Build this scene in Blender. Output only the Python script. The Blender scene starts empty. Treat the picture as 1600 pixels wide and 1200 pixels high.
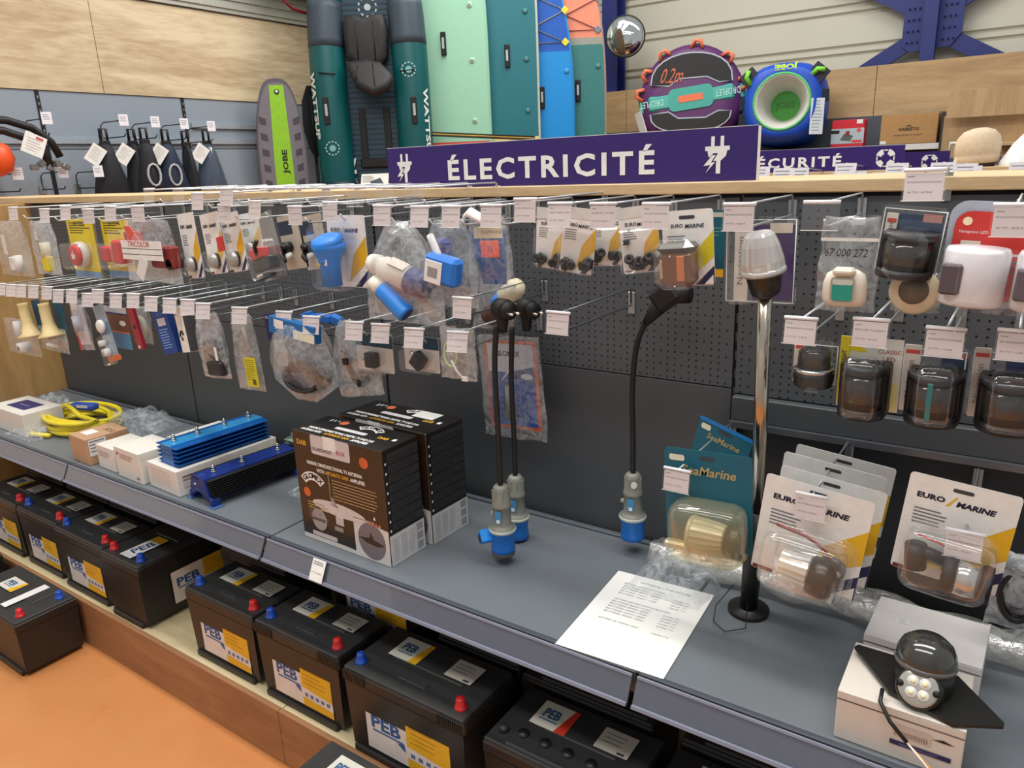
import bpy, math, random
from mathutils import Matrix, Vector, noise
random.seed(7)
R=math.radians
SC=bpy.context.scene
COL=SC.collection
# ---------------------------------------------------------------- camera
RA=Vector((0.82589132,0.56251488,-0.03847768)); UA=Vector((-0.12631431,0.25110143,0.95968368)); WA=Vector((-0.54949815,0.78773414,-0.27843617))
F=1166.64; CAM=Vector((0,0,1.5))
cd=bpy.data.cameras.new('camera'); cam=bpy.data.objects.new('camera',cd); COL.objects.link(cam)
cd.sensor_width=36; cd.lens=F*36/1600; cd.clip_start=.05; cd.clip_end=60
cam.matrix_world=Matrix(((RA.x,UA.x,-WA.x,0),(RA.y,UA.y,-WA.y,0),(RA.z,UA.z,-WA.z,1.5),(0,0,0,1)))
SC.camera=cam
def ray(px,py): return WA+RA*((px-800)/F)-UA*((py-600)/F)
def aty(px,py,y):
    v=ray(px,py); return CAM+v*(y/v.y)
def atx(px,py,x):
    v=ray(px,py); return CAM+v*(x/v.x)
def atz(px,py,z):
    v=ray(px,py); return CAM+v*((z-1.5)/v.z)
# ---------------------------------------------------------------- world and lights
w=bpy.data.worlds.new('world'); SC.world=w; w.use_nodes=True
w.node_tree.nodes['Background'].inputs[0].default_value=(.93,.96,1,1)
w.node_tree.nodes['Background'].inputs[1].default_value=.46
SC.view_settings.view_transform='Standard'; SC.view_settings.look='None'; SC.view_settings.gamma=1; SC.view_settings.use_curve_mapping=False
SC.view_settings.exposure=0.0
def area(name,loc,sx,sy,power,col=(1,.97,.92),rot=(0,0,0)):
    l=bpy.data.lights.new(name,'AREA'); l.shape='RECTANGLE'; l.size=sx; l.size_y=sy; l.energy=power; l.color=col
    o=bpy.data.objects.new(name,l); COL.objects.link(o); o.location=loc; o.rotation_euler=rot; return o
area('ceiling_light',(-1.0,1.2,4.6),5,.5,140)
area('ceiling_light',(-1.0,-.9,4.6),5,.5,105)
area('ceiling_light',(-2.6,3.6,4.8),.6,3.0,62)
area('ceiling_light',(-1.5,5.6,4.8),5,.6,95)
area('ceiling_light',(-3.6,4.6,4.8),.6,3,40)
# ---------------------------------------------------------------- materials
def lin(c):
    return tuple((x/255/12.92 if x/255<=.04045 else ((x/255+.055)/1.055)**2.4) for x in c)+(1,)
MC={}
def nt(name):
    m=bpy.data.materials.new(name); m.use_nodes=True; t=m.node_tree; return m,t,t.nodes['Principled BSDF'],t.nodes['Material Output']
def P(r,g,b,rough=.5,metal=0,var=.06,scale=40,bump=0,coat=0):
    k=(r,g,b,rough,metal,var,scale,bump,coat)
    if k in MC: return MC[k]
    m,t,p,o=nt('mat_%02x%02x%02x'%(r,g,b))
    c=lin((r,g,b)); N=t.nodes; L=t.links
    tc=N.new('ShaderNodeTexCoord'); ns=N.new('ShaderNodeTexNoise'); ns.inputs['Scale'].default_value=scale; ns.inputs['Detail'].default_value=3
    L.new(tc.outputs['Object'],ns.inputs['Vector'])
    rp=N.new('ShaderNodeValToRGB'); rp.color_ramp.elements[0].position=.3; rp.color_ramp.elements[1].position=.7
    rp.color_ramp.elements[0].color=tuple(x*(1-var) for x in c[:3])+(1,); rp.color_ramp.elements[1].color=tuple(min(1,x*(1+var)) for x in c[:3])+(1,)
    L.new(ns.outputs['Fac'],rp.inputs[0]); L.new(rp.outputs[0],p.inputs['Base Color'])
    p.inputs['Roughness'].default_value=rough; p.inputs['Metallic'].default_value=metal
    if coat: p.inputs['Coat Weight'].default_value=coat
    if bump:
        b_=N.new('ShaderNodeBump'); b_.inputs['Strength'].default_value=bump; b_.inputs['Distance'].default_value=.002
        L.new(ns.outputs['Fac'],b_.inputs['Height']); L.new(b_.outputs[0],p.inputs['Normal'])
    MC[k]=m; return m
def clear(name,tint=(1,1,1),haze=.08,gloss=.16,hcol=(.85,.86,.85),wr=0,rough=.08,scale=60):
    k=('c',name)
    if k in MC: return MC[k]
    m,t,p,o=nt(name); N=t.nodes; L=t.links; N.remove(p)
    tr=N.new('ShaderNodeBsdfTransparent'); tr.inputs[0].default_value=tint+(1,)
    df=N.new('ShaderNodeBsdfDiffuse'); df.inputs[0].default_value=hcol+(1,)
    gl=N.new('ShaderNodeBsdfGlossy'); gl.inputs['Roughness'].default_value=rough; gl.inputs[0].default_value=(1,1,1,1)
    m1=N.new('ShaderNodeMixShader'); m2=N.new('ShaderNodeMixShader'); lw=N.new('ShaderNodeLayerWeight'); lw.inputs[0].default_value=.35
    L.new(tr.outputs[0],m1.inputs[1]); L.new(df.outputs[0],m1.inputs[2]); m1.inputs[0].default_value=haze
    mr=N.new('ShaderNodeMapRange'); mr.inputs['To Min'].default_value=gloss*.35; mr.inputs['To Max'].default_value=gloss*1.3+.06
    L.new(lw.outputs['Fresnel'],mr.inputs['Value']); L.new(mr.outputs[0],m2.inputs[0])
    L.new(m1.outputs[0],m2.inputs[1]); L.new(gl.outputs[0],m2.inputs[2]); L.new(m2.outputs[0],o.inputs[0])
    if wr:
        tc=N.new('ShaderNodeTexCoord'); ns=N.new('ShaderNodeTexNoise'); ns.inputs['Scale'].default_value=scale; ns.inputs['Detail'].default_value=4; ns.inputs['Distortion'].default_value=1.5
        L.new(tc.outputs['Object'],ns.inputs['Vector'])
        r2=N.new('ShaderNodeMapRange'); r2.inputs['From Min'].default_value=.35; r2.inputs['From Max'].default_value=.7; r2.inputs['To Min'].default_value=haze*.35; r2.inputs['To Max'].default_value=haze*2.2
        L.new(ns.outputs['Fac'],r2.inputs['Value']); L.new(r2.outputs[0],m1.inputs[0])
        bp=N.new('ShaderNodeBump'); bp.inputs['Strength'].default_value=wr; bp.inputs['Distance'].default_value=.01
        L.new(ns.outputs['Fac'],bp.inputs['Height']); L.new(bp.outputs[0],gl.inputs['Normal']); L.new(bp.outputs[0],lw.inputs['Normal'])
    MC[k]=m; return m
def wood(name,a,b,sx=1,sy=1,sz=1,scale=6,rough=.55,lo=.35,hi=.65,grain=.25):
    k=('w',name)
    if k in MC: return MC[k]
    m,t,p,o=nt(name); N=t.nodes; L=t.links
    tc=N.new('ShaderNodeTexCoord'); mp=N.new('ShaderNodeMapping'); mp.inputs['Scale'].default_value=(sx,sy,sz); L.new(tc.outputs['Object'],mp.inputs[0])
    n1=N.new('ShaderNodeTexNoise'); n1.inputs['Scale'].default_value=scale; n1.inputs['Detail'].default_value=7; n1.inputs['Roughness'].default_value=.65; n1.inputs['Distortion'].default_value=.6
    n2=N.new('ShaderNodeTexNoise'); n2.inputs['Scale'].default_value=scale*9; n2.inputs['Detail'].default_value=4
    L.new(mp.outputs[0],n1.inputs['Vector']); L.new(mp.outputs[0],n2.inputs['Vector'])
    mx=N.new('ShaderNodeMix'); mx.data_type='FLOAT'; mx.inputs[0].default_value=grain; L.new(n1.outputs['Fac'],mx.inputs[2]); L.new(n2.outputs['Fac'],mx.inputs[3])
    rp=N.new('ShaderNodeValToRGB'); rp.color_ramp.elements[0].position=lo; rp.color_ramp.elements[1].position=hi
    rp.color_ramp.elements[0].color=lin(a); rp.color_ramp.elements[1].color=lin(b)
    L.new(mx.outputs[0],rp.inputs[0]); L.new(rp.outputs[0],p.inputs['Base Color']); p.inputs['Roughness'].default_value=rough
    MC[k]=m; return m
def pegmat(name,base,ztop,zbot):
    m,t,p,o=nt(name); N=t.nodes; L=t.links
    def mt(op,*a):
        n=N.new('ShaderNodeMath'); n.operation=op
        for i,x in enumerate(a):
            if isinstance(x,(int,float)): n.inputs[i].default_value=x
            else: L.new(x,n.inputs[i])
        return n.outputs[0]
    tc=N.new('ShaderNodeTexCoord'); s=N.new('ShaderNodeSeparateXYZ'); L.new(tc.outputs['Object'],s.inputs[0])
    X=mt('ADD',mt('DIVIDE',s.outputs['X'],.0165),1000.0); Z=mt('ADD',mt('DIVIDE',s.outputs['Z'],.0145),1000.0)
    fx=mt('SUBTRACT',mt('FRACT',X),.5); fz=mt('SUBTRACT',mt('FRACT',Z),.5)
    ix=mt('MODULO',mt('FLOOR',X),3.0); iz=mt('MODULO',mt('FLOOR',Z),2.0)
    d=mt('ADD',mt('POWER',mt('MULTIPLY',fx,.0165),2.0),mt('POWER',mt('MULTIPLY',fz,.0145),2.0))
    dot=mt('LESS_THAN',d,.0024**2)
    skip=mt('MULTIPLY',mt('COMPARE',ix,0.0,.1),mt('COMPARE',iz,0.0,.1))
    inz=mt('MULTIPLY',mt('LESS_THAN',s.outputs['Z'],ztop),mt('GREATER_THAN',s.outputs['Z'],zbot))
    msk=mt('MULTIPLY',mt('MULTIPLY',dot,mt('SUBTRACT',1.0,skip)),inz)
    mx=N.new('ShaderNodeMix'); mx.data_type='RGBA'; mx.inputs[6].default_value=lin(base); mx.inputs[7].default_value=lin((12,13,15))
    L.new(msk,mx.inputs[0]); L.new(mx.outputs[2],p.inputs['Base Color']); p.inputs['Roughness'].default_value=.55
    return m
CLEAR=clear('clear_plastic',haze=.015,gloss=.08)
BLIS=clear('blister_plastic',haze=.05,gloss=.09,rough=.05)
BAG=clear('poly_bag',haze=.15,gloss=.05,wr=.25,rough=.2,hcol=(.72,.78,.82),scale=45)
BAGH=clear('hazy_bag',haze=.26,gloss=.06,wr=.25,rough=.22,hcol=(.66,.71,.74),scale=40)
SMOKE=clear('smoke_lens',tint=(.22,.21,.19),haze=.25,gloss=.12,hcol=(.10,.095,.085))
AMBER=clear('amber_lens',tint=(.75,.42,.2),haze=.45,gloss=.3,hcol=(.45,.22,.09))
LENS=clear('ribbed_lens',haze=.38,gloss=.35,hcol=(.8,.8,.76),rough=.15)
CREAML=clear('cream_lens',tint=(.9,.85,.7),haze=.5,gloss=.15,hcol=(.72,.66,.5),rough=.2)
WHITE=P(235,234,230,.6); PAPER=P(226,224,222,.7,var=.02); PINK=P(222,212,212,.7,var=.02); BLACK=P(22,22,23,.45); DBLK=P(14,14,15,.6)
GREYT=P(120,120,128,.7,var=0); INK=P(60,58,75,.7,var=0); INKD=P(20,22,50,.6,var=0)
NAVY=P(40,38,84,.6); YEL=P(226,176,30,.55); YELB=P(228,208,40,.5); RED=P(196,34,34,.45); ORG=P(236,96,44,.5)
BLUE=P(20,108,196,.4); BLUED=P(24,60,130,.4); CHROME=P(200,200,200,.18,1,0); WIRE=P(208,210,212,.3,.6,0); WIRED=P(120,125,128,.35,.7,0); ZINC=P(170,176,178,.35,.8)
CREAM=P(232,222,190,.5); TEAL=P(0,92,120,.5); GREYP=P(150,146,138,.5)
PANEL=P(76,80,84,.5,var=.03,scale=4); DECK=P(108,114,120,.42,var=.03,scale=5)
LIP=P(72,80,98,.5,0,.03)
# ---------------------------------------------------------------- mesh builder
FONT={}
def glyphs(s,bold=0.0):
    k=(s,bold)
    if k in FONT: return FONT[k]
    c=bpy.data.curves.new('t','FONT'); c.body=s; c.size=1; c.resolution_u=2; c.offset=bold; c.align_x='LEFT'; c.space_character=1.28 if s in('ÉLECTRICITÉ','SÉCURITÉ') else 1
    o=bpy.data.objects.new('t',c); COL.objects.link(o)
    dg=bpy.context.evaluated_depsgraph_get(); me=o.evaluated_get(dg).to_mesh()
    V=[(v.co.x,v.co.y) for v in me.vertices]; Fc=[tuple(p.vertices) for p in me.polygons]
    o.evaluated_get(dg).to_mesh_clear(); bpy.data.objects.remove(o); bpy.data.curves.remove(c)
    if not V: V=[(0,0)]
    x0=min(v[0] for v in V); x1=max(v[0] for v in V); y0=min(v[1] for v in V); y1=max(v[1] for v in V)
    FONT[k]=([(x-(x0+x1)/2,y-(y0+y1)/2) for x,y in V],Fc,max(x1-x0,1e-4),max(y1-y0,1e-4)); return FONT[k]
TOP=Matrix.Rotation(R(-90),4,'X'); SIDE=Matrix.Rotation(R(90),4,'Z')
def T(x,y,z): return Matrix.Translation((x,y,z))
def RX(a): return Matrix.Rotation(R(a),4,'X')
def RY(a): return Matrix.Rotation(R(a),4,'Y')
def RZ(a): return Matrix.Rotation(R(a),4,'Z')
class MB:
    def __init__(s): s.v=[];s.f=[];s.fm=[];s.sm=[];s.mats=[];s.M=Matrix()
    def add(s,V,Fs,mat,smooth=False):
        if mat not in s.mats: s.mats.append(mat)
        i=s.mats.index(mat); n=len(s.v); M=s.M
        s.v+= [tuple(M@Vector(v)) for v in V]
        for f in Fs: s.f.append(tuple(n+k for k in f)); s.fm.append(i); s.sm.append(smooth)
        return s
    def box(s,x0,y0,z0,x1,y1,z1,mat,b=0):
        if b<=0:
            V=[(x,y,z) for x in(x0,x1) for y in(y0,y1) for z in(z0,z1)]
            return s.add(V,[(0,1,3,2),(4,6,7,5),(0,4,5,1),(2,3,7,6),(0,2,6,4),(1,5,7,3)],mat)
        c=((x0+x1)/2,(y0+y1)/2,(z0+z1)/2); h=(abs(x1-x0)/2,abs(y1-y0)/2,abs(z1-z0)/2); b=min(b,min(h)*.95)
        V=[];idx={}
        for sx in(-1,1):
            for sy in(-1,1):
                for sz in(-1,1):
                    S=(sx,sy,sz)
                    for a in range(3):
                        idx[S,a]=len(V); V.append(tuple(c[k]+S[k]*(h[k]-(0 if k==a else b)) for k in range(3)))
        Fs=[]
        for a in range(3):
            o=[k for k in range(3) if k!=a]
            for sg in(-1,1):
                q=[]
                for u,v in((-1,-1),(1,-1),(1,1),(-1,1)):
                    S=[0,0,0];S[a]=sg;S[o[0]]=u;S[o[1]]=v; q.append(idx[tuple(S),a])
                if sg*(1 if a!=1 else -1)<0: q=q[::-1]
                Fs.append(tuple(q))
            for u in(-1,1):
                for v in(-1,1):
                    q=[]
                    for sg,ax in((-1,o[0]),(1,o[0]),(1,o[1]),(-1,o[1])):
                        S=[0,0,0];S[a]=sg;S[o[0]]=u;S[o[1]]=v; q.append(idx[tuple(S),ax])
                    Fs.append(tuple(q))
        for sx in(-1,1):
            for sy in(-1,1):
                for sz in(-1,1): Fs.append(tuple(idx[(sx,sy,sz),a] for a in range(3)))
        return s.add(V,Fs,mat)
    def poly(s,pts,mat): return s.add(pts,[tuple(range(len(pts)))],mat)
    def shape(s,pts,y,mat,th=0):
        n=len(pts)
        if not th: return s.add([(x,y,z) for x,z in pts],[tuple(range(n))],mat)
        V=[(x,y,z) for x,z in pts]+[(x,y+th,z) for x,z in pts]
        return s.add(V,[tuple(range(n)),tuple(range(2*n-1,n-1,-1))]+[(i,(i+1)%n,(i+1)%n+n,i+n) for i in range(n)],mat)
    def rect(s,x0,z0,x1,z1,y,mat): return s.shape([(x0,z0),(x1,z0),(x1,z1),(x0,z1)],y,mat)
    def disc(s,x,z,rx,rz,y,mat,n=20,th=0): return s.shape([(x+rx*math.cos(2*math.pi*i/n),z+rz*math.sin(2*math.pi*i/n)) for i in range(n)],y,mat,th)
    def rrect(s,x0,z0,x1,z1,r,y,mat,th=0,n=4):
        pts=[]
        for cx,cz,a0 in((x1-r,z1-r,0),(x0+r,z1-r,90),(x0+r,z0+r,180),(x1-r,z0+r,270)):
            for i in range(n+1):
                a=R(a0+90*i/n); pts.append((cx+r*math.cos(a),cz+r*math.sin(a)))
        return s.shape(pts,y,mat,th)
    def lathe(s,prof,mat,n=20,M=None,smooth=True,ends=True):
        V=[];Fs=[]
        for r,z in prof:
            for i in range(n):
                a=2*math.pi*i/n; V.append((r*math.cos(a),r*math.sin(a),z))
        for j in range(len(prof)-1):
            for i in range(n):
                k=(i+1)%n; Fs.append((j*n+i,j*n+k,(j+1)*n+k,(j+1)*n+i))
        if ends: Fs.append(tuple(range(n))[::-1]); Fs.append(tuple(range((len(prof)-1)*n,len(prof)*n)))
        if M is not None: V=[tuple(M@Vector(v)) for v in V]
        return s.add(V,Fs,mat,smooth)
    def pill(s,x0,y0,z0,x1,y1,z1,mat,e=.38,n=20,k=9):
        c=((x0+x1)/2,(y0+y1)/2,(z0+z1)/2); h=(abs(x1-x0)/2,abs(y1-y0)/2,abs(z1-z0)/2); V=[];Fs=[]
        pw=lambda v,q: math.copysign(abs(v)**q,v)
        for j in range(k+1):
            p=-math.pi/2+math.pi*j/k
            for i in range(n):
                a=2*math.pi*i/n; V.append((c[0]+h[0]*pw(math.cos(p),e)*pw(math.cos(a),e),c[1]+h[1]*pw(math.sin(p),e*1.5),c[2]+h[2]*pw(math.cos(p),e)*pw(math.sin(a),e)))
        for j in range(k):
            for i in range(n): q=(i+1)%n; Fs.append((j*n+i,j*n+q,(j+1)*n+q,(j+1)*n+i))
        return s.add(V,Fs,mat,True)
    def cyl(s,a,b,r,mat,n=14,r2=None):
        a=Vector(a);b=Vector(b);d=b-a
        M=Matrix.Translation(a)@d.to_track_quat('Z','Y').to_matrix().to_4x4()
        L=d.length; return s.lathe([(r,0),(r2 if r2 is not None else r,L)],mat,n,M)
    def tube(s,pts,r,mat,n=8,closed=False,flat=1):
        pts=[Vector(p) for p in pts]; V=[];Fs=[];N=len(pts); up=None
        for i,p in enumerate(pts):
            if closed: d=pts[(i+1)%N]-pts[i-1]
            else: d=(pts[min(i+1,N-1)]-pts[max(i-1,0)])
            d.normalize()
            if up is None:
                up=d.orthogonal().normalized()
            up=(up-d*up.dot(d)); up=up.normalized() if up.length>1e-6 else d.orthogonal().normalized()
            sd=d.cross(up); rr=r[i] if isinstance(r,(list,tuple)) else r
            for k in range(n):
                a=2*math.pi*k/n; V.append(tuple(p+up*rr*math.cos(a)+sd*rr*flat*math.sin(a)))
        for j in range(N if closed else N-1):
            for k in range(n):
                q=(k+1)%n; j2=(j+1)%N
                Fs.append((j*n+k,j*n+q,j2*n+q,j2*n+k))
        if not closed: Fs.append(tuple(range(n))[::-1]); Fs.append(tuple(range((N-1)*n,N*n)))
        return s.add(V,Fs,mat,True)
    def text(s,t,x,z,y,mat,h=None,w=None,bold=.0,rot=0,shear=0):
        V,Fs,W,H=glyphs(t,bold)
        kx=(w/W if w else h/H); kz=(h/H if h else kx)
        if w and h: kx=w/W
        a=R(rot);ca,sa=math.cos(a),math.sin(a); out=[]
        for u,v in V:
            u,v=u*kx+shear*v*kz,v*kz; out.append((x+u*ca-v*sa,y,z+u*sa+v*ca))
        return s.add(out,Fs,mat)
    def lines(s,x0,z0,x1,n,dz,h,y,mat,rag=.3):
        for i in range(n):
            e=x1-(x1-x0)*random.random()*rag; s.rect(x0,z0-i*dz-h,e,z0-i*dz,y,mat)
        return s
    def obj(s,name,parent=None,tagv=None):
        me=bpy.data.meshes.new(name); me.from_pydata(s.v,[],s.f)
        for m in s.mats: me.materials.append(m)
        me.polygons.foreach_set('material_index',s.fm); me.polygons.foreach_set('use_smooth',s.sm); me.update()
        o=bpy.data.objects.new(name,me); COL.objects.link(o)
        if parent: o.parent=parent
        if tagv: tag(o,*tagv)
        return o
def tag(o,label,cat,group=None):
    o['label']=label; o['category']=cat
    if group: o['group']=group
    return o
def thing(name,label,cat,loc=(0,0,0),rz=0,group=None,rx=0,ry=0):
    o=bpy.data.objects.new(name,None); o.empty_display_size=.05; COL.objects.link(o); o.location=loc; o.rotation_euler=(R(rx),R(ry),R(rz)); return tag(o,label,cat,group)
def struct(m,name,parent=None):
    o=m.obj(name,parent)
    if not parent: o['kind']='structure'
    return o
# ================================================================ SETTING
def floor_mat():
    m,t,p,o=nt('orange_floor'); N=t.nodes; L=t.links
    tc=N.new('ShaderNodeTexCoord'); n1=N.new('ShaderNodeTexNoise'); n1.inputs['Scale'].default_value=3.5; n1.inputs['Detail'].default_value=5
    n2=N.new('ShaderNodeTexNoise'); n2.inputs['Scale'].default_value=14; n2.inputs['Detail'].default_value=3
    L.new(tc.outputs['Object'],n1.inputs[0]); L.new(tc.outputs['Object'],n2.inputs[0])
    rp=N.new('ShaderNodeValToRGB'); rp.color_ramp.elements[0].position=.3; rp.color_ramp.elements[0].color=lin((196,126,70)); rp.color_ramp.elements[1].position=.7; rp.color_ramp.elements[1].color=lin((206,140,84))
    r2=N.new('ShaderNodeValToRGB'); r2.color_ramp.elements[0].position=.24; r2.color_ramp.elements[0].color=(.72,.66,.62,1); r2.color_ramp.elements[1].position=.31; r2.color_ramp.elements[1].color=(1,1,1,1)
    mx=N.new('ShaderNodeMix'); mx.data_type='RGBA'; mx.blend_type='MULTIPLY'; mx.inputs[0].default_value=1
    L.new(n1.outputs['Fac'],rp.inputs[0]); L.new(n2.outputs['Fac'],r2.inputs[0]); L.new(rp.outputs[0],mx.inputs[6]); L.new(r2.outputs[0],mx.inputs[7]); L.new(mx.outputs[2],p.inputs['Base Color'])
    p.inputs['Roughness'].default_value=.5; return m
struct(MB().box(-5.4,-1.7,-.1,3,8.3,0,floor_mat()),'floor')
PLY=wood('birch_ply',(184,160,126),(220,204,170),1,.4,2.4,2.2,lo=.40,hi=.60)
PLYB=wood('oak_ply',(168,136,96),(200,168,124),.35,1,2.6,3.2)
OAK=wood('oak_cap',(188,158,116),(214,188,146),.6,3,8,5,grain=.4)
BASEW=wood('walnut_front',(142,100,68),(168,124,86),.6,4,3,5)
BASET=wood('maple_top',(212,192,146),(232,216,176),.5,3,8,5)
ENDW=wood('end_panel_wood',(158,122,72),(188,150,98),3,3,.5,4)
# left wall
struct(MB().box(-5.4,-1.75,0,3,-1.6,2.6,P(176,180,184,.7)),'unseen_bounce_wall')  # unseen wall for the opposite shelving, added to cut orange floor bounce
XW=-5.25
struct(MB().box(XW-.15,-2,0,XW-.02,8.3,5,P(228,228,222,.7)),'wall_left')
m=MB(); m.box(XW-.02,-2,2.08,XW+.01,2.885,2.69,PLY); m.box(XW-.02,2.89,2.08,XW+.01,5.3,2.69,PLY); struct(m,'trim_1')
GW=P(142,154,166,.5,var=.02,scale=3)
for i,(y0,y1) in enumerate(((1.47,2.455),(2.465,3.455),(3.465,4.455),(4.465,5.4))):
    wp=MB(); 
    for z0,z1 in((1.0,1.36),(1.365,1.72),(1.725,2.08)): wp.box(XW-.02,y0,z0,XW,y1,z1,GW,.003)
    o=wp.obj('grey_wall_panel',None,('grey painted wall panel behind the hanging gear, '+('leftmost of the row','second of the row from the left','third of the row, behind the wakeboard','last of the row, behind the black paddle')[i],'wall panel','grey wall panels'))
for i,y in enumerate((2.46,3.46,4.46)):
    m=MB(); m.box(XW-.01,y-.012,.8,XW+.006,y+.012,2.08,BLACK)
    for k in range(8): m.box(XW+.005,y-.004,2.03-k*.04,XW+.008,y+.004,2.045-k*.04,ZINC)
    m.obj('wall_upright',None,('slotted black wall upright between grey panels, '+('nearest the black boom','right of the hanging black vests','hidden behind the wakeboard')[i],'rail'))
m=MB()
for k in range(6): m.box(XW-.02,-2,2.70+k*.03,XW+.03+.012*(k%2),8.1,2.73+k*.03,P(186,186,176,.4,.4))
m.box(XW-.02,-2,2.88,XW+.10,8.1,2.93,P(150,148,138,.4,.4)); struct(m,'trim_2')
m=MB(); m.box(XW-.02,4.1,2.95,XW+.3,5.6,3.9,WHITE,.01)
p0=atx(470,5,XW+.31); m.tube([(XW+.32,p0.y+.2*math.cos(a),p0.z+.05+.12*math.sin(a)) for a in (3.0,3.6,4.2,4.9,5.6)],.012,P(120,30,36))
m.obj('white_canopy',None,('white sheet with a dark red curl above the ply cladding at the top','sheet'))
# back wall: horizontal ribbed sheet
CORR=P(208,204,186,.45,var=.02,scale=3)
YB=8.1
prof=[];z=0
while z<5:
    prof+=[(YB,z),(YB,z+.245),(YB+.03,z+.255),(YB+.03,z+.275),(YB,z+.285),(YB,z+.315),(YB+.03,z+.325),(YB+.03,z+.345)]; z+=.355
V=[];Fs=[]
for i,(y,zz) in enumerate(prof): V+=[(-5.4,y,zz),(3,y,zz)]
for i in range(len(prof)-1): Fs.append((2*i,2*i+1,2*i+3,2*i+2))
m=MB(); m.add(V,Fs,CORR); m.box(-5.4,YB+.04,0,3,YB+.12,5,CORR); struct(m,'wall_back')
ZW=aty(1293,110,7.72).z; m=MB(); xs=[-5.2,-3.75,-2.53,-1.31,-.09,1.13,2.35]
for a,b in zip(xs,xs[1:]): m.box(a,7.72,0,b-.006,7.75,ZW,PLYB)
struct(m,'trim_3')
NB=P(30,42,112,.45)
x=aty(958,70,7.85).x
m=MB(); m.box(x-.09,7.77,0,x+.07,7.8,5,NB); m.box(x-.09,7.98,0,x+.07,8.01,5,NB); m.box(x-.022,7.8,0,x+.002,7.98,5,NB)
m.obj('steel_column',None,('dark blue steel column standing beside the coral paddle board','column'))
# cross bracing
c=aty(1456,36,7.95); m=MB()
def beam(m,ax,az,bx,bz,w,y0,y1,mat):
    d=Vector((bx-ax,bz-az)).normalized(); n=Vector((-d.y,d.x))*w/2
    m.shape([(ax+n.x,az+n.y),(bx+n.x,bz+n.y),(bx-n.x,bz-n.y),(ax-n.x,az-n.y)],y0,mat,y1-y0)
m.shape([(c.x-.22,c.z-.16),(c.x-.16,c.z-.22),(c.x+.16,c.z-.2),(c.x+.24,c.z-.1),(c.x+.24,c.z+.16),(c.x+.16,c.z+.22),(c.x-.16,c.z+.2),(c.x-.22,c.z+.16)],7.93,NB,.02)
for sx in(-1,1):
    for sz in(-1,1): beam(m,c.x+sx*.1,c.z+sz*.1,c.x+sx*1.6,c.z+sz*.98,.13,7.95,8.0,NB)
m.box(c.x-.055,7.83,ZW-.3,c.x+.055,7.93,5,NB)
for i in range(4):
    for k in range(3):
        for sx in(-1,1): m.M=T(c.x+sx*(.1+k*.04),7.92,c.z-.14+i*.09); m.lathe([(.009,0),(.009,.012)],NB,6,RX(90))
m.M=Matrix()
m.obj('wall_bracing',None,('dark blue steel cross bracing with a bolted centre plate on the ribbed wall','bracing'))
# ================================================================ GONDOLA
YP=1.52; ZD=.622; YF=1.05
g=thing('gondola_shelving','long dark grey pegboard gondola with pale wooden top cap','shelving',(0,0,0))
PEG=[pegmat('perforated_steel',(80,85,90),1.405,.965 if i==3 else 1.03) for i in range(4)]
xs=[-3.5,-2.51,-1.505,-.485,.52]
for i in range(4):
    a,b=xs[i]+.004,xs[i+1]-.004
    zb=1.03
    m=MB(); 
    if i<3:
        m.box(a,YP,zb,b,YP+.012,1.425,PEG[i]); m.obj('perforated_panel',g)
        MB().box(a,YP,.6,b,YP+.012,zb-.003,PANEL,.001).obj('lower_panel',g)
    else:
        m.box(a,YP,1.02,b,YP+.012,1.425,PEG[i]); m.obj('perforated_panel',g)
        MB().box(a,YP-.02,.965,b,YP+.012,1.017,PANEL,.002).obj('lower_panel',g)
        MB().box(a,YP-.03,.952,b,YP-.015,.965,P(120,124,130,.3,.6)).obj('hanging_rail',g)
        MB().box(a,YP+.05,.4,b,YP+.06,.965,P(34,36,38,.7)).obj('back_sheet',g)
for x in xs[1:4]:
    m=MB(); m.box(x-.012,YP+.008,0,x+.012,YP+.05,1.42,DBLK)
    for k in range(20): m.box(x-.002,YP+.006,.65+k*.04,x+.002,YP+.009,.67+k*.04,P(80,82,84,.4,.5))
    m.obj('upright',g)
m=MB(); m.box(-4.25,YP-.015,1.433,.56,YP+.33,1.457,OAK,.002); m.obj('top_cap',g)
MB().box(-3.53,YP+.02,.17,.56,YP+.03,1.43,P(44,46,50,.6)).obj('back_sheet',g)
MB().box(-3.53,YP+.31,0,.56,YP+.32,1.43,P(60,64,70,.6)).obj('rear_panel',g)
MB().box(-3.60,.98,0,-3.505,YP+.33,1.433,ENDW,.002).obj('end_panel',g)
# shelves
for i in range(4):
    a,b=xs[i]+.003,xs[i+1]-.003
    s=thing('metal_shelf','grey metal shelf, '+('leftmost bay, under the yellow cable','second bay from the left, under the blue heat sinks','bay under the black antenna boxes and hanging blue plugs','right bay, under the white boxes and winged lamp')[i],'shelf',((a+b)/2,YF,ZD),0,'shelf decks')
    h=(b-a)/2
    m=MB(); m.box(-h,.012,-.03,h,YP-YF-.03,0,DECK,.002); m.box(-h,0,-.045,h,.012,.001,P(70,76,84,.4),.002)
    m.box(-h,YP-YF-.03,-.03,h,YP-YF-.015,.006,P(88,96,104,.4),.002); m.obj('deck',s)
    m=MB(); m.M=T(0,-.003,-.003)@RX(-26)
    m.box(-h+.002,-.006,-.052,h-.002,-.001,.0,LIP,.001); m.box(-h+.002,-.012,-.056,h-.002,-.004,-.048,P(120,124,142,.35),.001); m.box(-h+.002,-.009,-.004,h-.002,-.004,.002,P(120,124,142,.35),.001)
    m.box(-h+.002,-.0075,-.05,h-.002,-.007,-.003,CLEAR); m.obj('price_rail',s)
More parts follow.
